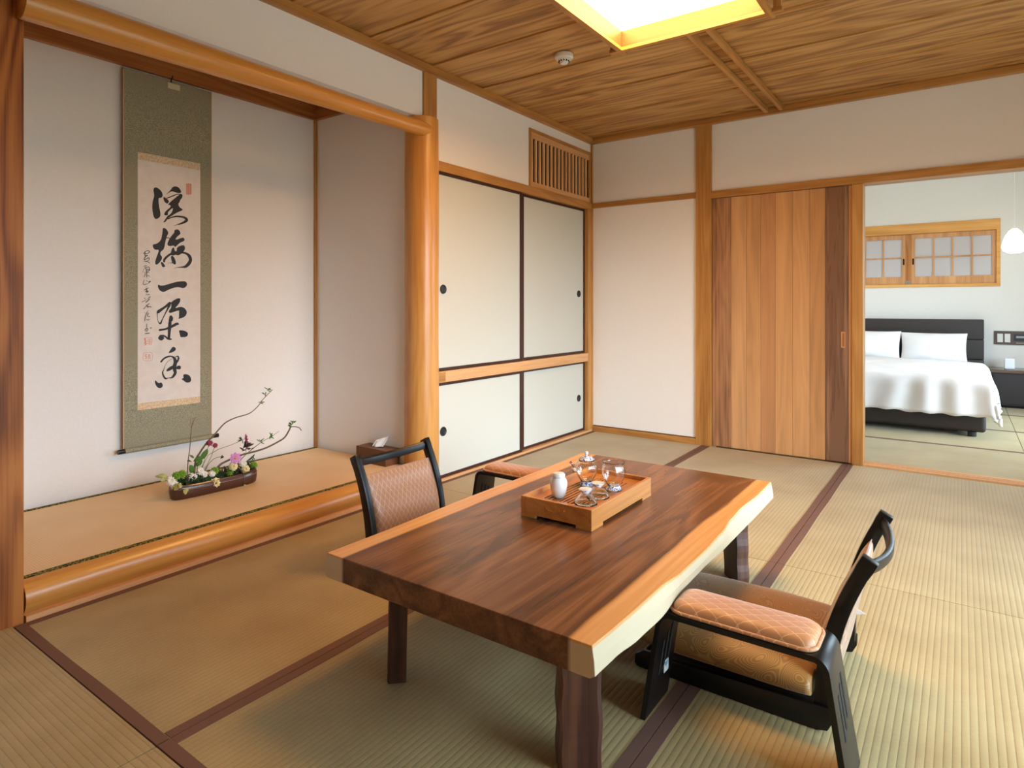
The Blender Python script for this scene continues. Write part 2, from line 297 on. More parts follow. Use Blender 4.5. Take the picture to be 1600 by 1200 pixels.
# ---------------------------------------------------------------- mesh helpers
class MB:
    def __init__(s): s.bm = bmesh.new()
    def box(s, x0, x1, y0, y1, z0, z1, bev=0.0, seg=2):
        r = bmesh.ops.create_cube(s.bm, size=1)['verts']
        bmesh.ops.transform(s.bm, matrix=Matrix.Translation(((x0 + x1) / 2, (y0 + y1) / 2, (z0 + z1) / 2)) @ Matrix.Diagonal((x1 - x0, y1 - y0, z1 - z0, 1)), verts=r)
        if bev:
            es = list({e for v in r for e in v.link_edges})
            bmesh.ops.bevel(s.bm, geom=es, offset=bev, segments=seg, affect='EDGES', profile=.6)
        return s
    def cyl(s, c, r, h, axis='Z', seg=32, r2=None):
        g = bmesh.ops.create_cone(s.bm, cap_ends=True, segments=seg, radius1=r, radius2=r if r2 is None else r2, depth=h)['verts']
        R = {'Z': Matrix(), 'X': Matrix.Rotation(pi / 2, 4, 'Y'), 'Y': Matrix.Rotation(pi / 2, 4, 'X')}[axis]
        bmesh.ops.transform(s.bm, matrix=Matrix.Translation(c) @ R, verts=g); return s
    def lathe(s, prof, c=(0, 0, 0), seg=40, close=False, flute=0, nf=0):
        rings = []
        for (r, z) in prof:
            ring = []
            for i in range(seg):
                a = 2 * pi * i / seg; rr = r * (1 + flute * sin(nf * a + z * 40)) if nf else r
                ring.append(s.bm.verts.new((c[0] + rr * cos(a), c[1] + rr * sin(a), c[2] + z)))
            rings.append(ring)
        n = len(rings)
        for j in range(n - 1 + (1 if close else 0)):
            A, B = rings[j], rings[(j + 1) % n]
            for i in range(seg): s.bm.faces.new((A[i], A[(i + 1) % seg], B[(i + 1) % seg], B[i]))
        if not close:
            if prof[0][0] > 1e-6: s.bm.faces.new(list(reversed(rings[0])))
            if prof[-1][0] > 1e-6: s.bm.faces.new(rings[-1])
        return s
    def tube(s, pts, rad, seg=10, cap=True):
        pts = [Vector(p) for p in pts]; rs = rad if isinstance(rad, (list, tuple)) else [rad] * len(pts)
        prev = None; n0 = None
        for i, p in enumerate(pts):
            t = (pts[min(i + 1, len(pts) - 1)] - pts[max(i - 1, 0)]).normalized()
            if n0 is None: n0 = t.orthogonal().normalized()
            n0 = (n0 - t * n0.dot(t)).normalized(); b_ = t.cross(n0)
            ring = [s.bm.verts.new(p + (n0 * cos(2 * pi * k / seg) + b_ * sin(2 * pi * k / seg)) * rs[i]) for k in range(seg)]
            if prev:
                for k in range(seg): s.bm.faces.new((prev[k], prev[(k + 1) % seg], ring[(k + 1) % seg], ring[k]))
            elif cap: s.bm.faces.new(list(reversed(ring)))
            prev = ring
        if cap: s.bm.faces.new(prev)
        return s
    def prism(s, poly, d0, d1, plane='XZ'):
        """extrude an outline; plane XZ extrudes along Y, XY along Z, YZ along X"""
        def mk(a, b, d): return {'XZ': (a, d, b), 'XY': (a, b, d), 'YZ': (d, a, b)}[plane]
        A = [s.bm.verts.new(mk(a, b, d0)) for a, b in poly]; B = [s.bm.verts.new(mk(a, b, d1)) for a, b in poly]
        n = len(poly); s.bm.faces.new(A); s.bm.faces.new(list(reversed(B)))
        for i in range(n): s.bm.faces.new((A[i], B[i], B[(i + 1) % n], A[(i + 1) % n]))
        return s
    def loft(s, rings, closed=True, caps=True):
        V = [[s.bm.verts.new(p) for p in r] for r in rings]; n = len(V[0])
        for a, b_ in zip(V, V[1:]):
            for i in range(n if closed else n - 1): s.bm.faces.new((a[i], a[(i + 1) % n], b_[(i + 1) % n], b_[i]))
        if caps: s.bm.faces.new(list(reversed(V[0]))); s.bm.faces.new(V[-1])
        return s
    def bevel(s, off, seg=2, ang=30):
        bmesh.ops.recalc_face_normals(s.bm, faces=s.bm.faces)
        es = [e for e in s.bm.edges if len(e.link_faces) == 2 and e.calc_face_angle(0) > radians(ang)]
        bmesh.ops.bevel(s.bm, geom=es, offset=off, segments=seg, affect='EDGES', profile=.6); return s
    def xf(s, m): bmesh.ops.transform(s.bm, matrix=m, verts=s.bm.verts); return s
    def build(s, name, mat, parent=None, smooth=False, loc=None, rot=None, subd=0):
        bmesh.ops.remove_doubles(s.bm, verts=s.bm.verts, dist=1e-6)
        bmesh.ops.recalc_face_normals(s.bm, faces=s.bm.faces)
        me = bpy.data.meshes.new(name); s.bm.to_mesh(me); s.bm.free()
        for mm in (mat if isinstance(mat, list) else [mat]): me.materials.append(mm if not isinstance(mm, str) else M[mm])
        if smooth:
            for p in me.polygons: p.use_smooth = True
        o = bpy.data.objects.new(name, me); COL.objects.link(o)
        if parent: o.parent = parent
        if loc: o.location = loc
        if rot: o.rotation_euler = rot
        if subd:
            md = o.modifiers.new('sub', 'SUBSURF'); md.levels = subd; md.render_levels = subd
        if smooth == 'auto': me.set_sharp_from_angle(angle=radians(35))
        return o
def T(o, label, cat, group=None, kind=None):
    o['label'] = label
    if cat: o['category'] = cat
    if group: o['group'] = group
    if kind: o['kind'] = kind
    return o
def ST(o, label=None):
    o['kind'] = 'structure'
    if label: o['label'] = label
    return o
def E(name, loc, label, cat, group=None, rz=0):
    o = bpy.data.objects.new(name, None); o.empty_display_size = .1; COL.objects.link(o); o.location = loc; o.rotation_euler = (0, 0, rz)
    return T(o, label, cat, group)
def struct(name, x0, x1, y0, y1, z0, z1, mat, bev=.0015, parent=None):
    o = MB().box(x0, x1, y0, y1, z0, z1, bev=bev).build(name, mat, parent)
    if parent is None: ST(o)
    return o
def copy_thing(root, loc, rz, label):
    def cp(o, par):
        c = o.copy(); COL.objects.link(c)
        if par: c.parent = par
        for ch in [q for q in bpy.data.objects if q.parent == o]: cp(ch, c)
        return c
    c = cp(root, None); c.location = loc; c.rotation_euler = (0, 0, rz); c['label'] = label
    return c

# ================================================================ THE ROOM SHELL
CZ = 2.42
struct('floor', -1.2, 3.9, NW, BD + .05, -.12, -.055, 'gap', 0)
# ceiling: lapped cedar boards, one structure
ceiling = bpy.data.objects.new('ceiling', None); COL.objects.link(ceiling); ST(ceiling, 'cedar board ceiling with cathedral grain'); ceiling.empty_display_size = .1; y = .0
while y > NW:
    y0 = max(y - (.105 if y == 0 else .468), NW); t = .009
    MB().loft([[(x, y - .0015, CZ + t), (x, y0, CZ), (x, y0, CZ + .02), (x, y - .0015, CZ + .02)] for x in (-.02, RW + .1)]).build('board', 'ceil', ceiling); y = y0
def wallbox(name, x0, x1, y0, y1, z0, z1, mat='wall'): return struct(name, x0, x1, y0, y1, z0, z1, mat, 0)
# back wall (plane y=0)
wallbox('wall_back', .0, .905, .008, .10, .05, 1.852)
wallbox('wall_back', .0, .905, .008, .10, 1.889, CZ + .03)
wallbox('wall_back', .985, RW + .1, .012, .10, 1.886, CZ + .03)
wallbox('wall_back', 3.70, RW + .1, .012, .10, 0, 1.83)
struct('trim_1', .0, .89, -.006, .06, 1.850, 1.891, 'hinokiX')
struct('baseboard_back', .0, .89, -.008, .06, -.03, .042, 'hinokiX')
struct('trim_2', .888, 1.003, -.012, .11, -.04, CZ + .01, 'hinokiZ', .003)
struct('trim_3', 1.003, RW, -.012, .125, 1.836, 1.888, 'hinokiX', .002)
struct('trim_4', 1.926, 1.990, -.004, .118, -.04, 1.836, 'hinokiZ', .002)
struct('trim_5', .0, RW, -.040, .008, 2.382, CZ + .004, 'hinokiX', .002)
struct('trim_6', -.002, .012, -.012, .02, .0, 2.385, 'hinokiZ', .001)
# sill between the rooms, two grooves
sm = MB().box(1.990, 3.70, -.002, .040, -.04, .008, .001).box(1.990, 3.70, .048, .078, -.04, .008, .001).box(1.990, 3.70, .086, .128, -.04, .008, .001).box(1.99, 3.7, .03, .09, -.04, .003)
ST(sm.build('trim_7', 'paleX'))

# left wall (plane x=0)
wallbox('wall_left', -.08, -.004, -1.915, -.93, 1.895, CZ + .03)
wallbox('wall_left', -.08, -.004, -.93, 0, 2.315, CZ + .03)
wallbox('wall_left', -.062, .0, -3.93, -2.024, 2.118, CZ + .03)
wallbox('wall_left', -.10, -.02, NW, -4.0, -.04, CZ + .03)
struct('trim_8', -.03, .034, NW, .0, 2.382, CZ + .004, 'hinokiY', .002)
struct('trim_9', -.05, .012, -1.914, -.0, 1.836, 1.894, 'hinokiY', .002)
struct('trim_10', -.06, .010, -1.914, -.077, .585, .652, 'paleY', .002)
struct('trim_11', -.06, .012, -1.914, -.012, -.04, .016, 'paleY', .001)
struct('trim_12', -.05, .0095, -.0765, -.014, .016, 1.836, 'hinokiZ', .001)
struct('trim_13', .010, .014, -1.90, -1.84, .59, .648, 'hinokiY', .0005)
wallbox('wall_closet', -.14, -.10, -1.96, .1, -.04, 2.45, 'gap')
wallbox('wall_light_block', -1.20, -1.10, NW - .1, .3, -.5, 2.9, 'gap')  # unseen shell added to keep sky light from leaking in
wallbox('wall_light_block', -1.10, .2, .2, .3, -.5, 2.9, 'gap')
wallbox('wall_light_block', -1.10, -.10, NW - .1, NW, -.5, 2.9, 'gap')
wallbox('roof_light_block', -1.20, RW + .1, NW - .1, .3, 2.80, 2.90, 'gap')  # unseen lid of the added light-blocking shell
wallbox('wall_light_block', RW + .0, RW + .1, NW - .1, .1, CZ + .031, 2.80, 'gap')
# alcove
wallbox('wall_alcove_back', -1.0, -.915, -4.05, -1.96, -.04, 2.4, 'wall')
wallbox('wall_alcove_right', -.915, -.02, -2.058, -1.965, -.04, 2.40, 'wall')
wallbox('wall_alcove_left', -.915, -.05, -4.12, -4.03, -.04, 2.40, 'wall')
struct('floor_alcove', -.915, -.06, -4.03, -2.058, -.04, .088, 'gap', 0)
tc_ = MB()
for k in range(8): tc_.box(-.915, -.064, -4.03 + k * .247, -4.03 + (k + 1) * .247 - .003, 2.335, 2.352, .001)
ST(tc_.build('ceiling_alcove', 'ceil'))
bt = MB()
for k in range(8): bt.box(-.90, -.06, -3.90 + k * .247 - .008, -3.90 + k * .247 + .008, 2.320, 2.335, .001)
ST(bt.build('trim_14', 'hinokiX'))
struct('trim_15', -.915, -.885, -4.03, -2.058, 2.243, 2.335, 'cedarY', .002)
struct('trim_16', -.885, -.06, -2.084, -2.058, 2.243, 2.335, 'cedarX', .002)
struct('trim_17', -.915, -.900, -2.078, -2.058, .12, 2.243, 'hinokiZ', .001)
struct('trim_18', -.085, -.062, -3.95, -2.10, 2.13, 2.34, 'cedarY', .002)
# the round alcove post; its top is squared where the hanging wall laps it
pm = MB(); rings = []
for j in range(24):
    z = -.03 + (2.112 + .03) * j / 23; a0 = .098 + .0015 * sin(z * 5); ring = []
    for k in range(48):
        a = 2 * pi * k / 48; r = a0 * (1 + .006 * sin(2 * a + z * 2))
        ring.append((-.024 + r * cos(a), -2.004 + r * sin(a), z))
    rings.append(ring)
pm.loft(rings)
post = ST(pm.build('trim_19', 'logZ', smooth='auto'), 'round cypress alcove post')
struct('trim_20', -.08, .012, -2.022, -1.914, 2.112, 2.386, 'hinokiZ', .002)
# hanging log across the alcove
lm = MB(); n = 40; rings = []
for j in range(n + 1):
    y = -3.93 + (3.93 - 2.024) * j / n; rr = (.058 - .018 * j / n) * (1 + .02 * sin(y * 3.1)); zc = 2.026 + .012 * j / n
    if j == n: rr *= .88
    rings.append([(.040 + rr * cos(2 * pi * k / 28), y, zc + rr * sin(2 * pi * k / 28)) for k in range(28)])
lm.loft(rings)
ST(lm.build('trim_21', 'log', smooth='auto'), 'polished log spanning the alcove opening')
# alcove sill log (half-round face)
prof = [(-.10, -.02), (-.10, .122), (-.060, .125), (-.035, .123), (-.014, .112), (.002, .092), (.010, .070), (.008, .048), (-.002, .030), (-.012, .020), (-.012, -.02)]
km = MB(); n = 24; rings = []
for j in range(n + 1):
    y = -3.905 + (3.905 - 2.10) * j / n
    rings.append([(px_ + .002 * sin(y * 4 + k), y, pz_) for k, (px_, pz_) in enumerate(prof)])
km.loft(rings); ST(km.build('trim_22', 'log', smooth='auto'), 'half round log sill of the alcove')
struct('trim_23', -.012, .010, -3.905, -2.10, -.04, .017, 'paleY', .001)
# square knotty post at the left
ST(MB().box(-.105, .008, -4.03, -3.91, -.04, CZ + .02, .006, 3).build('trim_24', 'knotty'), 'square knotty post at the left of the alcove')
# window wall with openings, wall behind camera, bedroom
def window_wall(name, x0, x1, y0, y1, ztop, oy0, oy1, oz0, oz1, mat):
    mb = MB()
    if oy0 > y0: mb.box(x0, x1, y0, oy0, -.04, ztop)
    if oy1 < y1: mb.box(x0, x1, oy1, y1, -.04, ztop)
    mb.box(x0, x1, oy0, oy1, oz1, ztop)
    if oz0 > 0: mb.box(x0, x1, oy0, oy1, -.04, oz0)
    return ST(mb.build(name, mat))
window_wall('wall_right', RW, RW + .1, NW, .1, CZ + .03, -3.7, -1.45, .06, 1.90, 'wall')
mb = MB().box(-.1, RW + .1, NW - .1, NW, -.04, CZ + .03)
ST(mb.build('wall_front', 'paleX'))
mb = MB()
for k in range(3): mb.box(RW + .02, RW + .06, -3.7 + k * 1.125 - .02, -3.7 + k * 1.125 + .02, .06, 1.90)
mb.box(RW + .02, RW + .06, -3.7, -1.45, .06, .10).box(RW + .02, RW + .06, -3.7, -1.45, 1.86, 1.90)
ST(mb.build('window_2', 'hinokiZ'))
window_wall('wall_bedroom_right', RW, RW + .1, .1, BD + .1, 2.75, .6, 2.7, .30, 2.0, 'bedwall')
wallbox('wall_bedroom_back', .3, RW + .1, BD, BD + .1, -.04, 1.250, 'bedwall')
wallbox('wall_bedroom_back', .3, RW + .1, BD, BD + .1, 1.975, 2.75, 'bedwall')
wallbox('wall_bedroom_back', 2.850, RW + .1, BD, BD + .1, 1.250, 1.975, 'bedwall')
wallbox('wall_bedroom_back', .3, .95, BD, BD + .1, 1.250, 1.975, 'bedwall')
wallbox('wall_bedroom_left', .2, .3, .1, BD + .1, -.04, 2.75, 'bedwall')
wallbox('wall_bedroom_front', .2, RW + .1, .10, .16, 1.888, 2.75, 'bedwall')
wallbox('ceiling_bedroom', .2, RW + .1, .1, BD + .1, 2.68, 2.75, 'bedwall')
# deep unseen eave sized to hold back daylight; garden wall and ground
struct('trim_25', RW + .1, RW + 1.1, NW - .2, BD + .3, 2.30, 2.36, 'hinokiY', 0)
ST(MB().box(RW + .1, RW + 9, -14, 12, -.5, -.42).build('ground', plain('garden gravel', (150, 146, 132), .9, bump=.5, bscale=40)))

# ================================================================ CEILING: battens, lamp, detector
for x in (1.401, 1.499):
    b_ = MB().box(x - .013, x + .013, -1.735, -.035, CZ - .030, CZ + .001, .003).build('ceiling_batten', 'hinokiY')
    T(b_, 'slender cedar ceiling batten, %s of the pair running from the lamp to the far wall' % ('left' if x < 1.45 else 'right'), 'ceiling batten', 'ceiling battens')
for x in (1.401, 1.499):
    b_ = MB().box(x - .013, x + .013, NW + .02, -2.56, CZ - .030, CZ + .001, .003).build('ceiling_batten', 'hinokiY')
    T(b_, 'cedar ceiling batten behind the lamp, %s of the near pair' % ('left' if x < 1.45 else 'right'), 'ceiling batten', 'ceiling battens')
lx0, lx1, ly0, ly1 = 1.135, 1.815, -2.49, -1.79
L0 = E('ceiling_lamp', ((lx0 + lx1) / 2, (ly0 + ly1) / 2, 2.33), 'square ceiling lamp in a hanging cedar frame glowing warm white', 'ceiling lamp')
cx_, cy_ = L0.location.x, L0.location.y
hx, hy_ = (lx1 - lx0) / 2, (ly1 - ly0) / 2
MB().box(-hx, hx, -hy_, hy_, .078, .084).build('diffuser', 'lamp', L0)
for nm, a in (('frame_board', ((-hx - .012, -hx, -hy_, hy_))), ('frame_board', (hx, hx + .012, -hy_, hy_)), ('frame_board', (-hx, hx, -hy_ - .012, -hy_)), ('frame_board', (-hx, hx, hy_, hy_ + .012))):
    MB().box(*a, .0, .090, .001).build(nm, 'lampboard', L0)
for sx in (-1, 1):
    MB().box(sx * (hx + .014) - .014, sx * (hx + .014) + .014, -hy_ - .07, hy_ + .07, -.018, -.0005, .002).build('rail', 'hinokiY', L0)
for sy in (-1, 1):
    MB().box(-hx - .07, hx + .07, sy * (hy_ + .014) - .014, sy * (hy_ + .014) + .014, -.0175, .0, .002).build('rail', 'hinokiX', L0)
for sx in (-1, 1):
    for sy in (-1, 1):
        MB().box(sx * (hx + .05) - .016, sx * (hx + .05) + .016, sy * (hy_ + .014) - .012, sy * (hy_ + .014) + .012, .0005, .0895, .001).build('corner_block', 'hinokiZ', L0)
D0 = E('smoke_detector', (.735, -1.68, CZ + .001), 'round white smoke detector on the cedar ceiling left of the lamp', 'smoke detector')
MB().lathe([(0, 0), (.048, 0), (.050, -.006), (.050, -.022), (.045, -.028), (0, -.029)]).build('base', 'white_plastic', D0, smooth='auto')
MB().lathe([(0, -.0292), (.034, -.0292), (.034, -.033), (.022, -.046), (.022, -.0465), (0, -.0465)]).build('vent_ring', 'white_plastic', D0, smooth='auto')
g = MB()
for k in range(24):
    if k % 2: continue
    a = 2 * pi * k / 24; g.box(.0235, .0315, -.0028, .0028, -.0435, -.0345); 
    vs = g.bm.verts[:] if hasattr(g.bm.verts, 'ensure_lookup_table') else []
    g.bm.verts.ensure_lookup_table(); last = g.bm.verts[-8:]
    bmesh.ops.transform(g.bm, matrix=Matrix.Rotation(a, 4, 'Z'), verts=last)
g.build('slot', 'gap', D0)
MB().lathe([(0, -.047), (.020, -.047), (.019, -.052), (0, -.054)]).build('cap', 'white_plastic', D0, smooth='auto')

# ================================================================ TRANSOM VENT
V0 = E('transom_grille', (.0, -.475, 1.896), 'slatted cedar vent grille above the closet panels', 'vent grille')
MB().box(-.012, .006, -.455, -.435, .0, .416, .001).build('frame', 'hinokiZ', V0)
MB().box(-.012, .006, .430, .450, .0, .416, .001).build('frame', 'hinokiZ', V0)
MB().box(-.012, .006, -.434, .429, .392, .416, .001).build('frame', 'hinokiY', V0)
MB().box(-.012, .004, -.434, .429, .348, .391, .001).build('rail', 'paleY', V0)
MB().box(-.012, .004, -.434, .429, .001, .036, .001).build('rail', 'paleY', V0)
for k in range(16):
    y = -.418 + k * .0535
    MB().box(-.012, .002, y - .0085, y + .0085, .0365, .3475, .001).build('slat', 'slat', V0)
MB().box(-.030, -.024, -.434, .429, .0, .41).build('backing', 'darkcedarZ', V0)

# ================================================================ CLOSET PANELS (fusuma)
def fusuma(name, y0, y1, z0, z1, x, hy, hz, label, sl=.018, sr=.018):
    r = bpy.data.objects.new(name, None); COL.objects.link(r); r.location = (x, (y0 + y1) / 2, z0); ST(r, label); r.empty_display_size = .1
    w, h = (y1 - y0) / 2, z1 - z0; f = .017
    MB().box(-.009, .004, -w + sl, w - sr, f, h - f).build('panel', 'washi', r)
    for a in ((-w, -w + sl, 0, h), (w - sr, w, 0, h)): MB().box(-.011, .009, *a, .0015).build('stile', 'lacq', r)
    for a in ((0, f), (h - f, h)): MB().box(-.011, .008, -w + sl, w - sr, *a, .0015).build('rail', 'lacq', r)
    hr = r; c = (.0042, hy - (y0 + y1) / 2, hz - z0)
    m = MB().lathe([(0, .0), (.018, .0), (.020, .0015), (.024, .004), (.027, .004), (.028, .0), (.0, -.001)]).xf(Matrix.Translation(c) @ Matrix.Rotation(pi / 2, 4, 'Y')).build('pull', 'iron', hr, smooth='auto')
    return r
fusuma('door_1', -1.912, -1.020, .655, 1.834, -.006, -1.845, 1.139, 'upper left cream closet panel with a round pull', sr=.027)
fusuma('door_2', -1.040, -.078, .655, 1.834, -.030, -.170, 1.138, 'upper right cream closet panel with a round pull', sl=.076)
fusuma('door_3', -1.912, -1.020, .018, .583, -.006, -1.845, .292, 'lower left cream closet panel with a round pull', sr=.027)
fusuma('door_4', -1.040, -.078, .018, .583, -.030, -.170, .288, 'lower right cream closet panel with a round pull', sl=.076)

# ================================================================ PLANK SLIDING DOOR
dr = bpy.data.objects.new('door_5', None); COL.objects.link(dr); dr.location = (1.46, .03, .0); ST(dr, 'sliding door of upright cedar planks'); dr.empty_display_size = .1
xs = [1.006, 1.142, 1.251, 1.350, 1.447, 1.560, 1.669, 1.764, 1.906]
for i in range(8):
    MB().box(xs[i] - 1.46 + .0006, xs[i + 1] - 1.46 - .0006, -.018, .014, .004, 1.834, .0012).build('plank', 'plank%d' % i, dr)
MB().box(1.907 - 1.46, 1.924 - 1.46, -.020, .016, .004, 1.834, .001).build('edge_strip', 'kumi', dr)
hp = MB().box(1.861 - 1.46, 1.866 - 1.46, -.0215, -.018, .762, .868, .0006).box(1.881 - 1.46, 1.886 - 1.46, -.0215, -.018, .762, .868, .0006).box(1.866 - 1.46, 1.881 - 1.46, -.0215, -.018, .762, .770, .0006).box(1.866 - 1.46, 1.881 - 1.46, -.0215, -.018, .860, .868, .0006).build('pull', 'kumi', dr)
MB().box(1.866 - 1.46, 1.881 - 1.46, -.0185, -.0182, .770, .860).build('pull_recess', 'cedarZ', dr)

# ================================================================ TATAMI
def mat_(x0, x1, y0, y1, ribs, borders, label, z=.0, group='tatami mats of the main room', rush=None, bw=.030, cloth='heri', th=.05):
    r = E('tatami_mat', ((x0 + x1) / 2, (y0 + y1) / 2, z - th), label, 'tatami mat', group)
    w, d = (x1 - x0) / 2 - .0016, (y1 - y0) / 2 - .0010
    MB().box(-w, w, -d, d, 0, th, .002).build('rush_cover', rush or ('tat' + ribs), r)
    for s in borders:
        # border cloth laps the edge with a faint ripple
        mb = MB(); n = 60; rings = []
        for k in range(n + 1):
            t = k / n
            if s in 'LR':
                yb0 = -d + (bw + .0015 if 'B' in borders else 0); yy = yb0 + (d - yb0) * t; e = (-w if s == 'L' else w); sg = 1 if s == 'L' else -1; q = bw + .0012 * sin(yy * 9 + x0 * 7)
                rings.append([(e - sg * .0004, yy, th - .01), (e - sg * .0004, yy, th + .0014), (e + sg * q, yy, th + .0014), (e + sg * q, yy, th - .001)])
            else:
                xx = -w + 2 * w * t; e = (-d if s == 'B' else d); sg = 1 if s == 'B' else -1; q = bw + .0012 * sin(xx * 9)
                rings.append([(xx, e - sg * .0004, th - .01), (xx, e - sg * .0004, th + .0014), (xx, e + sg * q, th + .0014), (xx, e + sg * q, th - .001)])
        mb.loft(rings).build('border_cloth', cloth, r)
    return r
X = [.014, .965, 1.905, 2.845, RW - .01]
nm_ = ['beside the closet panels', 'in front of the plank door', 'at the bedroom threshold', 'in the far corner by the window wall']
nn_ = ['in front of the alcove sill', 'under the near end of the table', 'under the right-hand floor chair', 'beside the window wall, right of the chair']
for k in range(4):
    mat_(X[k], X[k + 1], -1.97, -.012, 'Y', 'LR', 'straw-coloured tatami mat with brown cloth edges ' + nm_[k])
    mat_(X[k], X[k + 1], -3.94, -1.97, 'Y', 'LRB', 'straw-coloured tatami mat with brown cloth edges ' + nn_[k])
xx = [.0, .965, 2.875, RW - .01]
for k in range(3):
    mat_(xx[k], xx[k + 1], -4.89, -3.941, 'X', '', 'wide-ribbed tatami mat across the front of the room, ' + ['at the foot of the knotty post', 'middle of the row', 'by the window wall'][k])
    mat_(xx[k], xx[k + 1], -5.84, -4.891, 'X', 'B', 'tatami mat in the last row, against the panelled rear wall, ' + ['left end', 'middle', 'window end'][k])
yb = [.130, 1.06, 1.98, 2.95, BD - .005]
for k in range(4):
    for j, (a, b_) in enumerate(((.31, .95), (.95, 2.875), (2.875, RW - .01))):
        w_ = ['nearest the threshold', 'in front of the bed', 'beneath the bed', 'along the bedroom far wall'][k] + [', left piece', ', long middle piece', ', piece right of the bed'][j]
        mat_(a, b_, yb[k], yb[k + 1], 'X', 'TB', 'bedroom tatami mat ' + w_, group='tatami mats of the bedroom', bw=.018)
mat_(-.90, -.045, -4.02, -2.075, 'X', 'LR', 'golden rush mat in the raised alcove with patterned green edges', z=.125, group=None, rush='tatToko', bw=.026, cloth='tokoheri', th=.036)

# ================================================================ HANGING SCROLL
SC = E('hanging_scroll', (-.8875, -3.003, 2.222), 'tall calligraphy scroll on green brocade hanging on the alcove wall', 'scroll')
SY0, SY1, SB = -.226, .222, -1.902
cl = MB(); rings = []
for j in range(41):
    z = SB * j / 40; bow = .003 * sin(pi * j / 40)
    rings.append([(bow - .0012, SY0, z), (bow, SY0, z), (bow, SY1, z), (bow - .0012, SY1, z)])
cl.loft(rings).build('brocade_mount', 'brocade', SC)
for a, b_ in ((SY0 - .004, SY0), (SY1, SY1 + .004)): MB().box(-.0012, .0026, a, b_, SB, 0).build('edge_strip', 'scrollpink', SC)
def bowx(z): return .003 * sin(pi * min(1, max(0, z / SB)))
def sheet(name, mat, y0, y1, z0, z1, off):
    m = MB(); rr = []
    for j in range(25):
        z = z0 + (z1 - z0) * j / 24; rr.append([(bowx(z) + off - .0003, y0, z), (bowx(z) + off, y0, z), (bowx(z) + off, y1, z), (bowx(z) + off - .0003, y1, z)])
    return m.loft(rr).build(name, mat, SC)
PY0, PY1 = -.162, .160
paper = sheet('paper', 'scrollpaper', PY0, PY1, -1.677, -.440, .0006)
sheet('paper_band', 'paperband', PY0, PY1, -.440, -.402, .0007)
sheet('paper_band', 'paperband', PY0, PY1, -1.712, -1.677, .0007)
MB().cyl((.010, 0, SB - .004), .0125, .452, 'Y').build('roller', 'brocade', SC, smooth='auto')
for s in (-1, 1): MB().cyl((.010, s * .2425, SB - .004), .0115, .030, 'Y').build('roller_knob', 'black', SC, smooth='auto')
MB().cyl((-.004, 0, .002), .006, .452, 'Y').build('top_rod', 'brocade', SC, smooth='auto')
MB().box(.002, .004, -.014, .050, -.036, -.006, .0005).build('paper_tab', 'ivory', SC)
MB().tube([(.004, .004, -.004), (.006, .002, .012), (.006, .008, .020), (.004, .012, .034)], .003).build('hook', 'black', SC, smooth='auto')
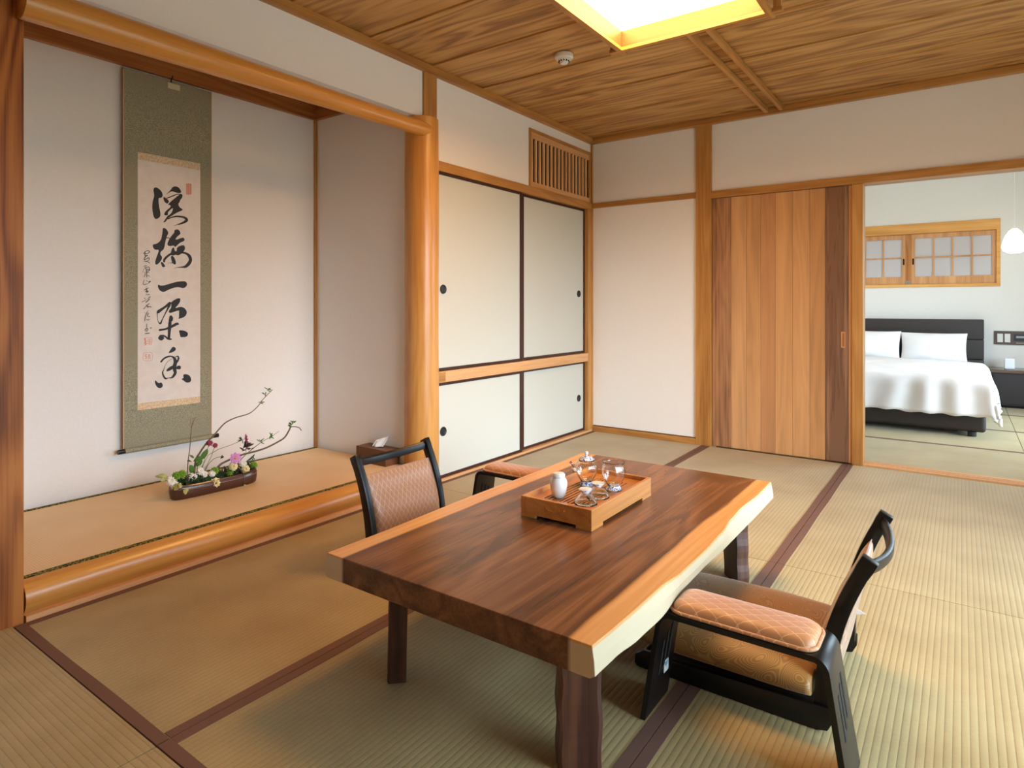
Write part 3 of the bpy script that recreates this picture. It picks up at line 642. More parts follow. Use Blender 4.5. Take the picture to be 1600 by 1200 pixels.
SD = {"poly":[[[-74.0,1654.0],[-61.0,1650.0],[-46.0,1638.0],[-40.0,1624.0],[-41.0,1609.0],[-51.0,1601.0],[-60.0,1602.0],[-61.0,1585.0],[-59.0,1562.0],[-55.0,1543.0],[-50.0,1516.0],[-55.0,1500.0],[-74.0,1487.0],[-85.0,1498.0],[-90.0,1523.0],[-93.0,1551.0],[-89.0,1585.0],[-82.0,1605.0],[-83.0,1622.0],[-87.0,1635.0],[-84.0,1649.0]],[[-27.0,1620.0],[4.0,1654.0],[9.0,1667.0],[24.0,1675.0],[39.0,1673.0],[51.0,1663.0],[57.0,1648.0],[51.0,1642.0],[35.0,1641.0],[16.0,1644.0],[4.0,1645.0],[-11.0,1633.0]],[[-36.0,1612.0],[-21.0,1604.0],[-7.0,1592.0],[-11.0,1581.0],[-19.0,1576.0],[-30.0,1583.0],[-36.0,1598.0]],[[59.0,1639.0],[63.0,1631.0],[62.0,1619.0],[51.0,1606.0],[47.0,1591.0],[40.0,1584.0],[45.0,1567.0],[63.0,1558.0],[64.0,1552.0],[41.0,1540.0],[24.0,1529.0],[4.0,1513.0],[-15.0,1499.0],[-25.0,1479.0],[-39.0,1475.0],[-27.0,1493.0],[-15.0,1514.0],[4.0,1526.0],[14.0,1555.0],[8.0,1556.0],[-4.0,1543.0],[-15.0,1530.0],[-11.0,1517.0],[-30.0,1513.0],[-33.0,1522.0],[-23.0,1539.0],[4.0,1564.0],[-4.0,1572.0],[-12.0,1571.0],[-13.0,1573.0],[0.0,1589.0],[24.0,1612.0],[41.0,1629.0]],[[-40.0,1448.0],[-27.0,1447.0],[-16.0,1437.0],[-10.0,1421.0],[-20.0,1405.0],[-27.0,1373.0],[-31.0,1348.0],[-37.0,1332.0],[-50.0,1324.0],[-53.0,1306.0],[-42.0,1296.0],[-46.0,1278.0],[-61.0,1259.0],[-73.0,1252.0],[-78.0,1258.0],[-77.0,1274.0],[-68.0,1301.0],[-57.0,1333.0],[-74.0,1329.0],[-84.0,1334.0],[-91.0,1348.0],[-86.0,1360.0],[-76.0,1358.0],[-50.0,1378.0],[-44.0,1405.0],[-41.0,1427.0]],[[17.0,1439.0],[33.0,1448.0],[44.0,1445.0],[53.0,1430.0],[49.0,1420.0],[35.0,1410.0],[22.0,1387.0],[62.0,1406.0],[71.0,1404.0],[75.0,1393.0],[67.0,1385.0],[49.0,1377.0],[35.0,1362.0],[22.0,1350.0],[17.0,1361.0],[0.0,1354.0],[-14.0,1357.0],[-17.0,1367.0],[-9.0,1386.0],[4.0,1409.0],[22.0,1431.0]],[[9.0,1346.0],[18.0,1351.0],[22.0,1329.0],[33.0,1330.0],[33.0,1353.0],[65.0,1367.0],[75.0,1361.0],[77.0,1345.0],[67.0,1330.0],[58.0,1320.0],[40.0,1307.0],[26.0,1312.0],[17.0,1306.0],[4.0,1306.0],[0.0,1314.0],[4.0,1333.0]],[[1.0,1305.0],[15.0,1304.0],[26.0,1282.0],[29.0,1264.0],[22.0,1258.0],[11.0,1265.0],[4.0,1279.0]],[[-51.0,1270.0],[-40.0,1268.0],[-27.0,1249.0],[-28.0,1245.0],[-40.0,1240.0],[-46.0,1251.0]],[[-62.0,1152.0],[-48.0,1143.0],[-13.0,1153.0],[26.0,1167.0],[67.0,1173.0],[82.0,1170.0],[89.0,1155.0],[79.0,1139.0],[63.0,1134.0],[48.0,1139.0],[26.0,1139.0],[-13.0,1124.0],[-34.0,1111.0],[-52.0,1117.0],[-61.0,1129.0],[-65.0,1143.0]],[[46.0,1086.0],[54.0,1069.0],[39.0,1044.0],[20.0,1025.0],[51.0,1036.0],[70.0,1031.0],[84.0,1016.0],[87.0,1000.0],[76.0,981.0],[45.0,970.0],[39.0,975.0],[57.0,988.0],[70.0,1003.0],[60.0,1013.0],[39.0,1016.0],[11.0,1005.0],[-7.0,1002.0],[-10.0,1013.0],[8.0,1035.0],[25.0,1058.0],[5.0,1050.0],[2.0,1061.0]],[[-3.0,994.0],[14.0,982.0],[13.0,963.0],[2.0,953.0],[-9.0,953.0],[-10.0,964.0]],[[-64.0,876.0],[-49.0,891.0],[-30.0,875.0],[-37.0,863.0],[-49.0,858.0],[-61.0,867.0]],[[39.0,910.0],[67.0,909.0],[89.0,899.0],[94.0,886.0],[85.0,873.0],[67.0,872.0],[48.0,873.0],[62.0,884.0],[57.0,898.0]],[[12.0,826.0],[25.0,819.0],[30.0,808.0],[15.0,795.0],[-13.0,790.0],[0.0,808.0]],[[22.0,728.0],[15.0,706.0],[-15.0,694.0],[-24.0,702.0],[-3.0,720.0]],[[30.0,717.0],[45.0,724.0],[57.0,715.0],[52.0,700.0],[40.0,703.0],[30.0,703.0]],[[-79.0,656.0],[-72.0,651.0],[-60.0,637.0],[-46.0,643.0],[-37.0,624.0],[-44.0,613.0],[-57.0,611.0],[-70.0,621.0],[-78.0,639.0]],[[64.0,672.0],[86.0,673.0],[104.0,662.0],[111.0,641.0],[107.0,628.0],[91.0,625.0],[78.0,630.0],[70.0,640.0],[55.0,647.0],[75.0,657.0]]],"line":[[[-19.0,1605.0,4.5],[6.0,1618.0,5.4],[31.0,1632.0,4.5],[47.0,1636.0,3.6],[59.0,1635.0,5.4]],[[-15.0,1496.0,5.4],[6.0,1507.0,6.3],[31.0,1515.0,8.1],[55.0,1516.0,9.9],[75.0,1513.0,12.6],[85.0,1503.0,16.2],[75.0,1491.0,12.6],[55.0,1480.0,9.0],[35.0,1472.0,3.6],[14.0,1462.0,0.9]],[[-22.0,1396.0,4.5],[-11.0,1399.0,3.6],[-5.0,1393.0,4.5]],[[-33.0,1272.0,9.9],[-31.0,1283.0,11.7],[-16.0,1300.0,10.8],[4.0,1315.0,10.8],[31.0,1322.0,9.0],[58.0,1325.0,9.9],[81.0,1322.0,11.7],[99.0,1309.0,17.1],[105.0,1287.0,18.0],[94.0,1265.0,18.0],[78.0,1251.0,14.4],[58.0,1247.0,6.3],[35.0,1244.0,2.7],[17.0,1237.0,0.9]],[[-16.0,1264.0,0.9],[4.0,1267.0,2.7],[22.0,1266.0,8.1]],[[-4.0,1053.0,16.2],[-31.0,1032.0,11.7],[-61.0,1010.0,16.2],[-67.0,1001.0,5.4],[-66.0,974.0,2.7],[-61.0,955.0,3.6],[-51.0,949.0,9.9],[-43.0,967.0,5.4],[-31.0,992.0,5.4],[-16.0,1022.0,8.1],[-6.0,1044.0,13.5]],[[-55.0,914.0,10.8],[-28.0,918.0,9.9],[2.0,929.0,13.5],[32.0,944.0,14.4],[40.0,942.0,8.1]],[[-3.0,951.0,17.1],[-5.0,923.0,17.1],[-7.0,896.0,14.4],[-9.0,868.0,13.5]],[[3.0,864.0,7.2],[-13.0,867.0,9.0],[-25.0,878.0,8.1],[-37.0,884.0,9.0],[-51.0,882.0,13.5]],[[-48.0,749.0,9.0],[-32.0,765.0,9.0],[-13.0,773.0,9.0],[5.0,773.0,7.2],[20.0,762.0,13.5],[25.0,741.0,18.0],[21.0,718.0,20.7],[22.0,700.0,18.0],[25.0,685.0,15.3],[17.0,670.0,13.5],[7.0,661.0,9.0],[-10.0,660.0,3.6],[-25.0,659.0,9.0],[-36.0,675.0,8.1],[-40.0,693.0,7.2],[-35.0,705.0,3.6],[-27.0,727.0,1.8],[-15.0,746.0,1.8],[5.0,760.0,1.8]],[[27.0,769.0,4.5],[38.0,772.0,6.3],[42.0,760.0,9.0],[37.0,748.0,10.8],[27.0,736.0,11.7]]],"sig":[[[-135.0,1305.0,1.8],[-126.0,1318.0,2.7],[-113.0,1323.0,2.7],[-105.0,1318.0,3.6],[-116.0,1308.0,2.7],[-132.0,1305.0,3.6]],[[-126.0,1318.0,2.7],[-128.0,1305.0,2.7],[-126.0,1295.0,4.5],[-116.0,1298.0,4.5]],[[-126.0,1292.0,3.6],[-132.0,1276.0,3.6],[-123.0,1279.0,2.7],[-110.0,1287.0,3.6],[-107.0,1278.0,2.7],[-118.0,1269.0,1.8],[-133.0,1268.0,2.7]],[[-126.0,1266.0,1.8],[-116.0,1267.0,2.7],[-106.0,1260.0,3.6]],[[-133.0,1241.0,2.7],[-121.0,1246.0,3.6]],[[-126.0,1238.0,1.8],[-135.0,1224.0,0.9],[-139.0,1211.0,1.8]],[[-126.0,1235.0,2.7],[-108.0,1239.0,2.7],[-106.0,1223.0,3.6],[-118.0,1220.0,2.7],[-126.0,1233.0,2.7]],[[-123.0,1228.0,2.7],[-108.0,1226.0,3.6]],[[-133.0,1209.0,1.8],[-110.0,1213.0,3.6]],[[-121.0,1220.0,3.6],[-119.0,1186.0,2.7]],[[-126.0,1204.0,2.7],[-132.0,1188.0,2.7]],[[-116.0,1197.0,2.7],[-107.0,1192.0,2.7]],[[-132.0,1173.0,1.8],[-137.0,1152.0,2.7],[-126.0,1150.0,2.7],[-113.0,1155.0,1.8],[-101.0,1167.0,3.6],[-113.0,1163.0,1.8],[-122.0,1171.0,1.8]],[[-122.0,1137.0,2.7],[-117.0,1137.0,1.8]],[[-131.0,1121.0,3.6],[-111.0,1132.0,2.7]],[[-121.0,1129.0,3.6],[-118.0,1111.0,4.5]],[[-126.0,1113.0,3.6],[-112.0,1116.0,2.7],[-121.0,1106.0,2.7]],[[-123.0,1098.0,2.7],[-107.0,1098.0,3.6]],[[-131.0,1080.0,3.6],[-126.0,1075.0,1.8]],[[-103.0,1087.0,3.6],[-116.0,1075.0,1.8]],[[-143.0,1059.0,2.7],[-121.0,1072.0,1.8]],[[-106.0,1075.0,3.6],[-122.0,1059.0,3.6]],[[-124.0,1058.0,3.6],[-119.0,1062.0,3.6]],[[-134.0,1025.0,3.6],[-121.0,1041.0,1.8],[-111.0,1050.0,3.6]],[[-121.0,1044.0,2.7],[-113.0,1030.0,2.7]],[[-107.0,1051.0,2.7],[-119.0,1041.0,2.7],[-98.0,1034.0,3.6]],[[-131.0,1005.0,2.7],[-129.0,1006.0,1.8]],[[-113.0,1017.0,1.8],[-124.0,992.0,2.7],[-130.0,964.0,2.7]],[[-111.0,1003.0,2.7],[-116.0,989.0,2.7],[-104.0,984.0,2.7]],[[-121.0,970.0,2.7],[-113.0,967.0,2.7],[-105.0,973.0,1.8]],[[-120.0,949.0,1.8],[-120.0,929.0,1.8],[-124.0,913.0,1.8]],[[-129.0,913.0,2.7],[-126.0,921.0,1.8],[-115.0,925.0,2.7],[-116.0,913.0,2.7],[-124.0,910.0,2.7]],[[-102.0,926.0,4.5],[-98.0,926.0,4.5]],[[-128.0,898.0,3.6],[-107.0,900.0,3.6]]],"red":[[[-134.0,800.0,1.8],[-94.0,798.0,1.8],[-94.0,762.0,1.8],[-134.0,763.0,1.8],[-134.0,800.0,1.8]],[[-129.0,793.0,1.8],[-117.0,791.0,1.8],[-129.0,783.0,1.8],[-116.0,779.0,1.8],[-128.0,769.0,2.7]],[[-111.0,768.0,2.7],[-107.0,792.0,2.7],[-102.0,767.0,2.7],[-104.0,781.0,1.8]],[[-124.0,793.0,2.7],[-121.0,768.0,1.8]],[[-134.0,875.0,1.8],[-96.0,875.0,1.8],[-97.0,838.0,1.8]],[[-131.0,870.0,3.6],[-124.0,871.0,4.5],[-130.0,862.0,2.7],[-120.0,858.0,3.6],[-131.0,851.0,2.7],[-119.0,847.0,3.6],[-131.0,840.0,2.7]],[[-113.0,873.0,1.8],[-113.0,839.0,1.8]],[[-109.0,869.0,2.7],[-100.0,866.0,2.7],[-109.0,858.0,2.7],[-99.0,855.0,2.7],[-108.0,847.0,2.7],[-100.0,842.0,2.7]],[[-126.0,875.0,2.7],[-124.0,839.0,2.7]],[[87.0,1695.0,9.0],[87.0,1643.0,9.0]],[[97.0,1698.0,9.0],[97.0,1643.0,9.0]],[[107.0,1698.0,9.0],[107.0,1646.0,9.0]]]}
def ink(polys, lines, name, mat, lift, parent, wmul=1.0, wmin=0):
    m = MB(); lay = [0]
    def P(y, z, d):
        zz = z / 1000 - 2.222; return (bowx(zz) + .0006 + lift + d, y / 1000, zz)
    def flat(pts):
        lay[0] += 1; d = lay[0] * .000006
        vs = [m.bm.verts.new(P(a, b_, d)) for a, b_ in pts]
        try: f = m.bm.faces.new(vs)
        except ValueError: return
    def smoothloop(p):
        o = []
        for k in range(len(p)):
            a, b_, c = p[k - 1], p[k], p[(k + 1) % len(p)]
            for t in (-.28, .28):
                q = c if t > 0 else a; o.append((b_[0] + (q[0] - b_[0]) * abs(t), b_[1] + (q[1] - b_[1]) * abs(t)))
        return o
    for p in polys: flat(smoothloop([(q[0], q[1]) for q in p]))
    for l in lines:
        # resample with Catmull-Rom, draw a ribbon with round ends
        pts = []
        for k in range(len(l) - 1):
            p0, p1, p2, p3 = l[max(k - 1, 0)], l[k], l[k + 1], l[min(k + 2, len(l) - 1)]
            for s in range(5):
                t = s / 5; pts.append([.5 * (2 * p1[c] + (p2[c] - p0[c]) * t + (2 * p0[c] - 5 * p1[c] + 4 * p2[c] - p3[c]) * t * t + (3 * p1[c] - p0[c] - 3 * p2[c] + p3[c]) * t ** 3) for c in range(3)])
        pts.append(list(l[-1])); Lf = []; Rt = []
        for k, q in enumerate(pts):
            a = pts[max(k - 1, 0)]; b_ = pts[min(k + 1, len(pts) - 1)]; dx, dz = b_[0] - a[0], b_[1] - a[1]; n_ = math.hypot(dx, dz) or 1
            w = max(wmin, q[2] * wmul) / 2; Lf.append((q[0] - dz / n_ * w, q[1] + dx / n_ * w)); Rt.append((q[0] + dz / n_ * w, q[1] - dx / n_ * w))
        for k in range(len(pts) - 1): flat([Lf[k], Lf[k + 1], Rt[k + 1], Rt[k]])
        for q in (pts[0], pts[-1]):
            w = max(wmin, q[2] * wmul) / 2
            if w > 1: flat([(q[0] + w * cos(2 * pi * k / 10), q[1] + w * sin(2 * pi * k / 10)) for k in range(10)])
    bmesh.ops.triangulate(m.bm, faces=m.bm.faces[:])
    o = m.build(name, mat, parent)
    return o
PG = (range(0, 4), range(4, 9), range(9, 10), range(10, 14), range(14, 19)); LG = (range(0, 2), range(2, 5), (), range(5, 9), range(9, 11))
for a, b_ in zip(PG, LG): ink([SD['poly'][k] for k in a], [SD['line'][k] for k in b_], 'brushed_character', 'ink', .0004, paper)
ink([], SD['sig'], 'small_signature', 'ink', .0004, paper, 1.0, 1.2)
for a in (range(0, 4), range(4, 9), range(9, 12)): ink([], [SD['red'][k] for k in a], 'red_seal', 'sealred', .0004, paper, 1.0, 1.2)

# ================================================================ LOW TABLE
TB_ = E('low_table', (1.51, -2.83, .0016), 'low walnut slab table with pale live edges in the middle of the room', 'table')
ox, oy = 1.51, -2.83
Rt_ = [(-3.55, 1.913), (-3.46, 1.917), (-3.35, 1.920), (-3.22, 1.921), (-3.11, 1.932), (-2.94, 1.934), (-2.76, 1.928), (-2.63, 1.916), (-2.50, 1.911), (-2.33, 1.918), (-2.10, 1.914)]
Rb_ = [(-3.55, 1.919), (-3.46, 1.921), (-3.37, 1.931), (-3.25, 1.935), (-3.08, 1.922), (-2.90, 1.921), (-2.73, 1.926), (-2.42, 1.926), (-2.10, 1.923)]
def ip(T_, y):
    for (a, b_), (c, d) in zip(T_, T_[1:]):
        if a <= y <= c: t = (y - a) / (c - a); t = t * t * (3 - 2 * t); return b_ + (d - b_) * t
    return T_[-1][1] if y > T_[-1][0] else T_[0][1]
tm = MB(); rings = []; n = 60; ya, yb_ = -3.549, -2.105
for j in range(n + 1):
    y = ya + (yb_ - ya) * j / n
    xr, xb = ip(Rt_, y), ip(Rb_, y); xl = 1.091 + .004 * sin(y * 7) ; xlb = 1.076 + .006 * sin(y * 5 + 1)
    row = [(xl, .360), (xr, .360), (xr + (xb - xr) * .5 + .002, .328), (xb + .001, .300), (xb - .012, .292), (xlb + .012, .292), (xlb, .300), ((xl + xlb) / 2 - .002, .330)]
    rings.append([(a - ox, y - oy, c) for a, c in row])
tm.loft(rings)
tm.bevel(.0022, 2, 40).build('tabletop', 'slab', TB_)
def tleg(x, y, ang, w=.10, t=.048):
    mb = MB(); rr = []
    for j in range(13):
        z = .2915 * j / 12; q = .0022 * sin(z * 60 + x * 9); q2 = .0022 * sin(z * 43 + y * 5)
        c, s = cos(ang), sin(ang); sp = (.2915 - z) * .02
        rr.append([(x + sp * s * 1 + a * c - b_ * s, y - sp * c + a * s + b_ * c, z) for a, b_ in ((-w / 2 + q, -t / 2), (-w / 2 + q + .01, -t / 2 - .004 + q2), (w / 2 - .01 + q2, -t / 2 - .004), (w / 2 + q2, -t / 2), (w / 2 + q2, t / 2), (-w / 2 + q, t / 2))])
    return mb.loft(rr).bevel(.002, 1, 40).build('leg', 'darkcedarZ', TB_)
# planks set across the corners, broad face outwards
tleg(1.226 - ox, -3.405 - oy, radians(-45), .082)
tleg(1.800 - ox, -3.405 - oy, radians(38), .100)
tleg(1.812 - ox, -2.225 - oy, radians(135))
tleg(1.205 - ox, -2.225 - oy, radians(-135))

# ================================================================ FLOOR CHAIRS (zaisu)
def make_zaisu(loc, rz, label):
    r = E('floor_chair', loc, label, 'floor chair', 'legless floor chairs at the table', rz)
    # bent base board with side runners; +x is the back of the chair
    runner = [(-.255, .008), (-.245, .0), (.225, .0), (.250, .006), (.262, .030), (.262, .058), (.230, .060), (-.235, .046), (-.253, .034)]
    for s in (-1, 1):
        MB().prism(runner, s * .2145 - .010, s * .2145 + .010, 'XZ').bevel(.0025).build('runner', 'black', r, smooth='auto')
    MB().box(-.240, .235, -.2040, .2040, .018, .032, .003).build('base_board', 'black', r)
    MB().cyl((-.236, 0, .024), .012, .404, 'Y', 20).build('front_bar', 'black', r, smooth='auto')
    # back posts: curved, leaning backwards
    def path(t):       # t 0..1 bottom to top
        z = .045 + .392 * t; x = .238 + .102 * t ** 2.1; return x, z
    for s in (-1, 1):
        rr = []
        for j in range(19):
            t = j / 18; x, z = path(t); x2, z2 = path(min(1, t + .01)); x1, z1 = path(max(0, t - .01)); dx, dz = x2 - x1, z2 - z1; n_ = math.hypot(dx, dz); nx, nz = dz / n_, -dx / n_
            w = .021 - .004 * t + (.002 if t > .9 else 0); hw = .0135
            rr.append([(x + nx * a, s * .2015 + b_, z + nz * a) for a, b_ in ((-w, -hw), (w, -hw), (w, hw), (-w, hw))])
        MB().loft(rr).bevel(.0035).build('back_post', 'black', r, smooth='auto')
    # crest rail bows backwards
    rr = []
    for j in range(25):
        t = j / 24; y = -.1878 + .3756 * t; bo = sin(pi * t) ** .8; x = .328 + .030 * bo; dz_ = -.014 * bo
        rr.append([(x + a, y, z + dz_) for a, z in ((-.0070, .396), (.0060, .394), (.0130, .404), (.0130, .424), (.0040, .430), (-.0040, .422))])
    MB().loft(rr).bevel(.002, 2, 25).build('crest_rail', 'black', r, smooth='auto')
    # upholstered back, lumbar swell to the front
    rr = []
    for j in range(33):
        t = j / 32; z = .075 + .285 * t; tt = (z - .045) / .392; x = .238 + .102 * tt ** 2.1
        th = .013 * min(1, math.sqrt(max(0, sin(pi * min(1, max(0, t)))) * 3 + .02)); sw = .020 * sin(pi * min(1, t * 1.15)) ** 2
        ring = []
        for k in range(21):
            u = -1 + 2 * k / 20; e_ = (1 - abs(u) ** 6) ** .5; ring.append((x - (th + sw) * (.35 + .65 * e_), u * .1865, z))
        for k in range(21):
            u = 1 - 2 * k / 20; e_ = (1 - abs(u) ** 6) ** .5; ring.append((x + (th + .016 * sin(pi * t) ** .6) * (.35 + .65 * e_), u * .1865, z))
        rr.append(ring)
    MB().loft(rr).build('back_pad', 'backcloth', r, smooth=True)
    # thick seat cushion, one corner droops over the runner
    nx_, ny_ = 30, 30; top = []; m = MB()
    def cpt(u, v):     # u,v -1..1
        ex, ey = .262, .246
        X_ = u * ex - .012; Y_ = v * ey
        sw = (1 - abs(u) ** 5) ** .5 * (1 - abs(v) ** 5) ** .5 if abs(u) < 1 and abs(v) < 1 else 0
        return X_, Y_, sw
    for sgn in (1, -1):
        G = []
        for a in range(nx_ + 1):
            row = []
            for b_ in range(ny_ + 1):
                u, v = -1 + 2 * a / nx_, -1 + 2 * b_ / ny_; u = sin(u * pi / 2); v = sin(v * pi / 2)
                X_, Y_, sw = cpt(u, v); wr = .004 * noise.noise(Vector((X_ * 9, Y_ * 9, 3)))
                z = .097 + (.050 * sw + wr * sw if sgn > 0 else -.037 * sw)
                row.append(m.bm.verts.new((X_, Y_, z)))
            G.append(row)
        for a in range(nx_):
            for b_ in range(ny_):
                f = (G[a][b_], G[a + 1][b_], G[a + 1][b_ + 1], G[a][b_ + 1]); m.bm.faces.new(f if sgn > 0 else f[::-1])
    bmesh.ops.remove_doubles(m.bm, verts=m.bm.verts, dist=1e-4)
    # sit it between the posts and on the board
    for v_ in m.bm.verts:
        if v_.co.z < .0615 and abs(v_.co.y) > .2: v_.co.z = max(v_.co.z, .0615)
        if v_.co.x > .214 and abs(v_.co.y) > .17: v_.co.x = .214
        if v_.co.x > .222: v_.co.x = .222
    m.build('seat_cushion', 'seatcloth', r, smooth=True)
    tg = MB(); tg.prism([(.001, .196), (.026, .203), (.001, .212)], -.016, -.0145, 'XZ').xf(Matrix.Translation((.279, .05, 0))).build('white_tag', 'linen', r)
    return r
Z1 = make_zaisu((1.998, -2.752, .0016), 0, 'black lacquered floor chair right of the table, gold cushion, seen from its side')
Z2 = copy_thing(Z1, (.872, -2.772, .0016), pi, 'black lacquered floor chair left of the table before the alcove, back pad facing the camera')

# ================================================================ ARMRESTS
def make_arm(loc, rz, label):
    r = E('armrest', loc, label, 'armrest', 'freestanding padded armrests beside the chairs', rz)
    # inverted U of bent plywood: outline in XZ, thickness t, extruded along Y; legs flare outwards and get wider
    t = .014; tl, bl, h = .196, .236, .284
    def outline(off):
        P = []; hh = h - off
        def arc(cx, cz, r_, a0, a1):
            for k in range(9):
                a = a0 + (a1 - a0) * k / 8; P.append((cx + r_ * cos(a), cz + r_ * sin(a)))
        rr = .036 - off
        x_ = tl - off
        P.append((-bl + off, 0)); arc(-(x_ - rr), hh - rr, rr, pi * .97, pi / 2); arc(x_ - rr, hh - rr, rr, pi / 2, .03 * pi); P.append((bl - off, 0))
        return P
    A_, B_ = outline(0), outline(t)
    m = MB(); rings = []
    for (a, c), (a2, c2) in zip(A_, B_):
        wid = .071 + .005 * (1 - c / h)
        rings.append([(a, -wid, c), (a, wid, c), (a2, wid, c2), (a2, -wid, c2)])
    body = m.loft(rings).bevel(.002, 2, 50)
    fr = body.build('bent_frame', 'black', r, smooth='auto')
    for s in (-1, 1):
        for k, y in enumerate((-.026, 0, .026)):
            za, zb = .098 + .012 * k, .192 + .012 * k; xa, xb = [s * (bl + (tl - bl) * z / (h - .036)) for z in (za, zb)]
            mm = MB(); mm.loft([[(xa + s * .0006, y - .0058, za), (xa + s * .0006, y + .0058, za), (xb + s * .0006, y + .0058, zb), (xb + s * .0006, y - .0058, zb)], [(xa + s * .0011, y - .0058, za), (xa + s * .0011, y + .0058, za), (xb + s * .0011, y + .0058, zb), (xb + s * .0011, y - .0058, zb)]])
            mm.build('slot', 'gap', fr)
            mm = MB(); mm.loft([[(xa - s * .0146, y - .0058, za), (xa - s * .0146, y + .0058, za), (xb - s * .0146, y + .0058, zb), (xb - s * .0146, y - .0058, zb)], [(xa - s * .0152, y - .0058, za), (xa - s * .0152, y + .0058, za), (xb - s * .0152, y + .0058, zb), (xb - s * .0152, y - .0058, zb)]])
            mm.build('slot', 'gap', fr)
    # pad with rounded corners and a piped edge
    def rrect(hx, hy, rad, n=8):
        o = []
        for cx, cy, a0 in ((hx - rad, hy - rad, 0), (-hx + rad, hy - rad, pi / 2), (-hx + rad, -hy + rad, pi), (hx - rad, -hy + rad, 1.5 * pi)):
            for k in range(n): a = a0 + pi / 2 * k / (n - 1); o.append((cx + rad * cos(a), cy + rad * sin(a)))
        return o
    base = rrect(.163, .062, .03); rings = []
    for q, z in ((0, .2845), (.0, .293), (.003, .301), (.010, .307), (.022, .3105), (.040, .312)):
        rings.append([(x * (1 - q / .163), y * (1 - q / .062), z) for x, y in base])
    MB().loft(rings).build('pad', 'armcloth', r, smooth=True)
    pp = rrect(.166, .065, .032); pp = [(x, y, .2885) for x, y in pp] ; pp.append(pp[0])
    MB().tube(pp, .0045, 8, cap=False).build('piping', 'armcloth', r, smooth=True)
    MB().box(-.2055, -.2030, .004, .032, .088, .118).xf(Matrix.Identity(4)).build('sticker', 'sticker', fr)
    MB().box(-.2029, -.2026, .008, .026, .104, .115).build('sticker_band', 'stickerblue', fr)
    return r
A1 = make_arm((2.090, -3.113, .0016), 0, 'armrest with tan diamond-pattern pad beside the right-hand chair, near the camera')
A2 = copy_thing(A1, (.888, -2.335, .0016), pi, 'armrest with patterned pad beyond the left chair, partly hidden by the table')

# ================================================================ TEA TRAY AND TEA THINGS
TR = E('tea_tray', (1.4815, -2.766, .3620), 'bamboo tea tray box with slatted top standing on the table', 'tray')
hx, hy_ = .1285, .2225
m = MB()
for (x0, x1, y0, y1) in ((-hx, -hx + .012, -hy_, hy_), (hx - .012, hx, -hy_, hy_), (-hx + .012, hx - .012, -hy_, -hy_ + .012), (-hx + .012, hx - .012, hy_ - .012, hy_)):
    m.box(x0, x1, y0, y1, .010, .065, .0015)
m.build('frame', 'bamboo', TR)
m = MB()
for sx in (-1, 1):
    for sy in (-1, 1):
        m.prism([(sx * hx, sy * hy_), (sx * hx, sy * (hy_ - .075)), (sx * (hx - .012), sy * (hy_ - .075)), (sx * (hx - .012), sy * (hy_ - .012)), (sx * (hx - .055), sy * (hy_ - .012)), (sx * (hx - .055), sy * hy_)], 0, .0099, 'XY')
m.bevel(.001).build('foot_rail', 'bamboo', TR)
TOPZ = .051
# slotted top: real bars with gaps
m = MB(); sx0, n_, pit, sw = -.072, 10, .0142, .0060
m.box(-hx + .0125, sx0 - sw, -hy_ + .0125, hy_ - .0125, TOPZ - .010, TOPZ)
for k in range(n_): m.box(sx0 + k * pit, sx0 + (k + 1) * pit - sw, -.165, .150, TOPZ - .010, TOPZ, .0006)
xe = sx0 + n_ * pit
m.box(xe, hx - .0125, -hy_ + .0125, hy_ - .0125, TOPZ - .010, TOPZ)
m.box(sx0 - sw, xe, -hy_ + .0125, -.165, TOPZ - .010, TOPZ); m.box(sx0 - sw, xe, .150, hy_ - .0125, TOPZ - .010, TOPZ)
m.build('slotted_top', 'bamboo', TR)
MB().box(-hx + .0125, hx - .0125, -hy_ + .0125, hy_ - .0125, .012, .016).build('drip_pan', 'gap', TR)
# finger grip carved in the near end
m = MB(); m.tube([(-.034, -hy_ - .0002, .048), (-.032, -hy_ - .0002, .040), (-.022, -hy_ - .0002, .034), (.0, -hy_ - .0002, .032), (.022, -hy_ - .0002, .034), (.032, -hy_ - .0002, .040), (.034, -hy_ - .0002, .048)], .0016, 6)
m.build('grip', 'bamboo', TR, smooth=True)
TZ = .3620 + TOPZ + .0004
J = E('tea_canister', (1.437, -2.893, TZ), 'white ceramic tea canister with lid, leftmost on the tray', 'tea canister')
MB().lathe([(0, 0), (.017, 0), (.020, .003), (.025, .018), (.0285, .038), (.0285, .050), (.025, .060), (.019, .0655), (0, .066)]).build('jar', 'ceramic', J, smooth='auto')
MB().lathe([(0, .0662), (.019, .0662), (.0215, .069), (.0215, .074), (.018, .079), (.008, .081), (0, .0815)]).build('lid', 'ceramic', J, smooth='auto')
P0 = E('glass_teapot', (1.443, -2.716, TZ), 'lidded glass teapot with blue and white base at the back of the tray', 'teapot')
MB().lathe([(0, 0), (.024, 0), (.0245, .003), (.0215, .008), (.0195, .013), (0, .0135)]).build('base', 'bluewhite', P0, smooth='auto')
w_ = .0018
o_ = [(.0, .0140), (.019, .0140), (.026, .024), (.036, .042), (.0405, .058), (.038, .072), (.031, .080), (.0265, .083), (.0265, .088)]
i_ = [(max(0, r_ - w_), z + (.0015 if k < 2 else 0)) for k, (r_, z) in enumerate(o_)][::-1]
MB().lathe(o_ + i_, close=False, flute=.035, nf=7).build('glass_body', 'glass', P0, smooth=True)
MB().lathe([(0, .0885), (.026, .0885), (.0275, .090), (.022, .096), (.010, .100), (0, .1005)]).build('lid', 'bluewhite', P0, smooth='auto')
MB().lathe([(0, .1007), (.004, .1007), (.004, .105), (.0068, .110), (.0055, .116), (0, .1185)]).build('lid_knob', 'ceramic', P0, smooth='auto')
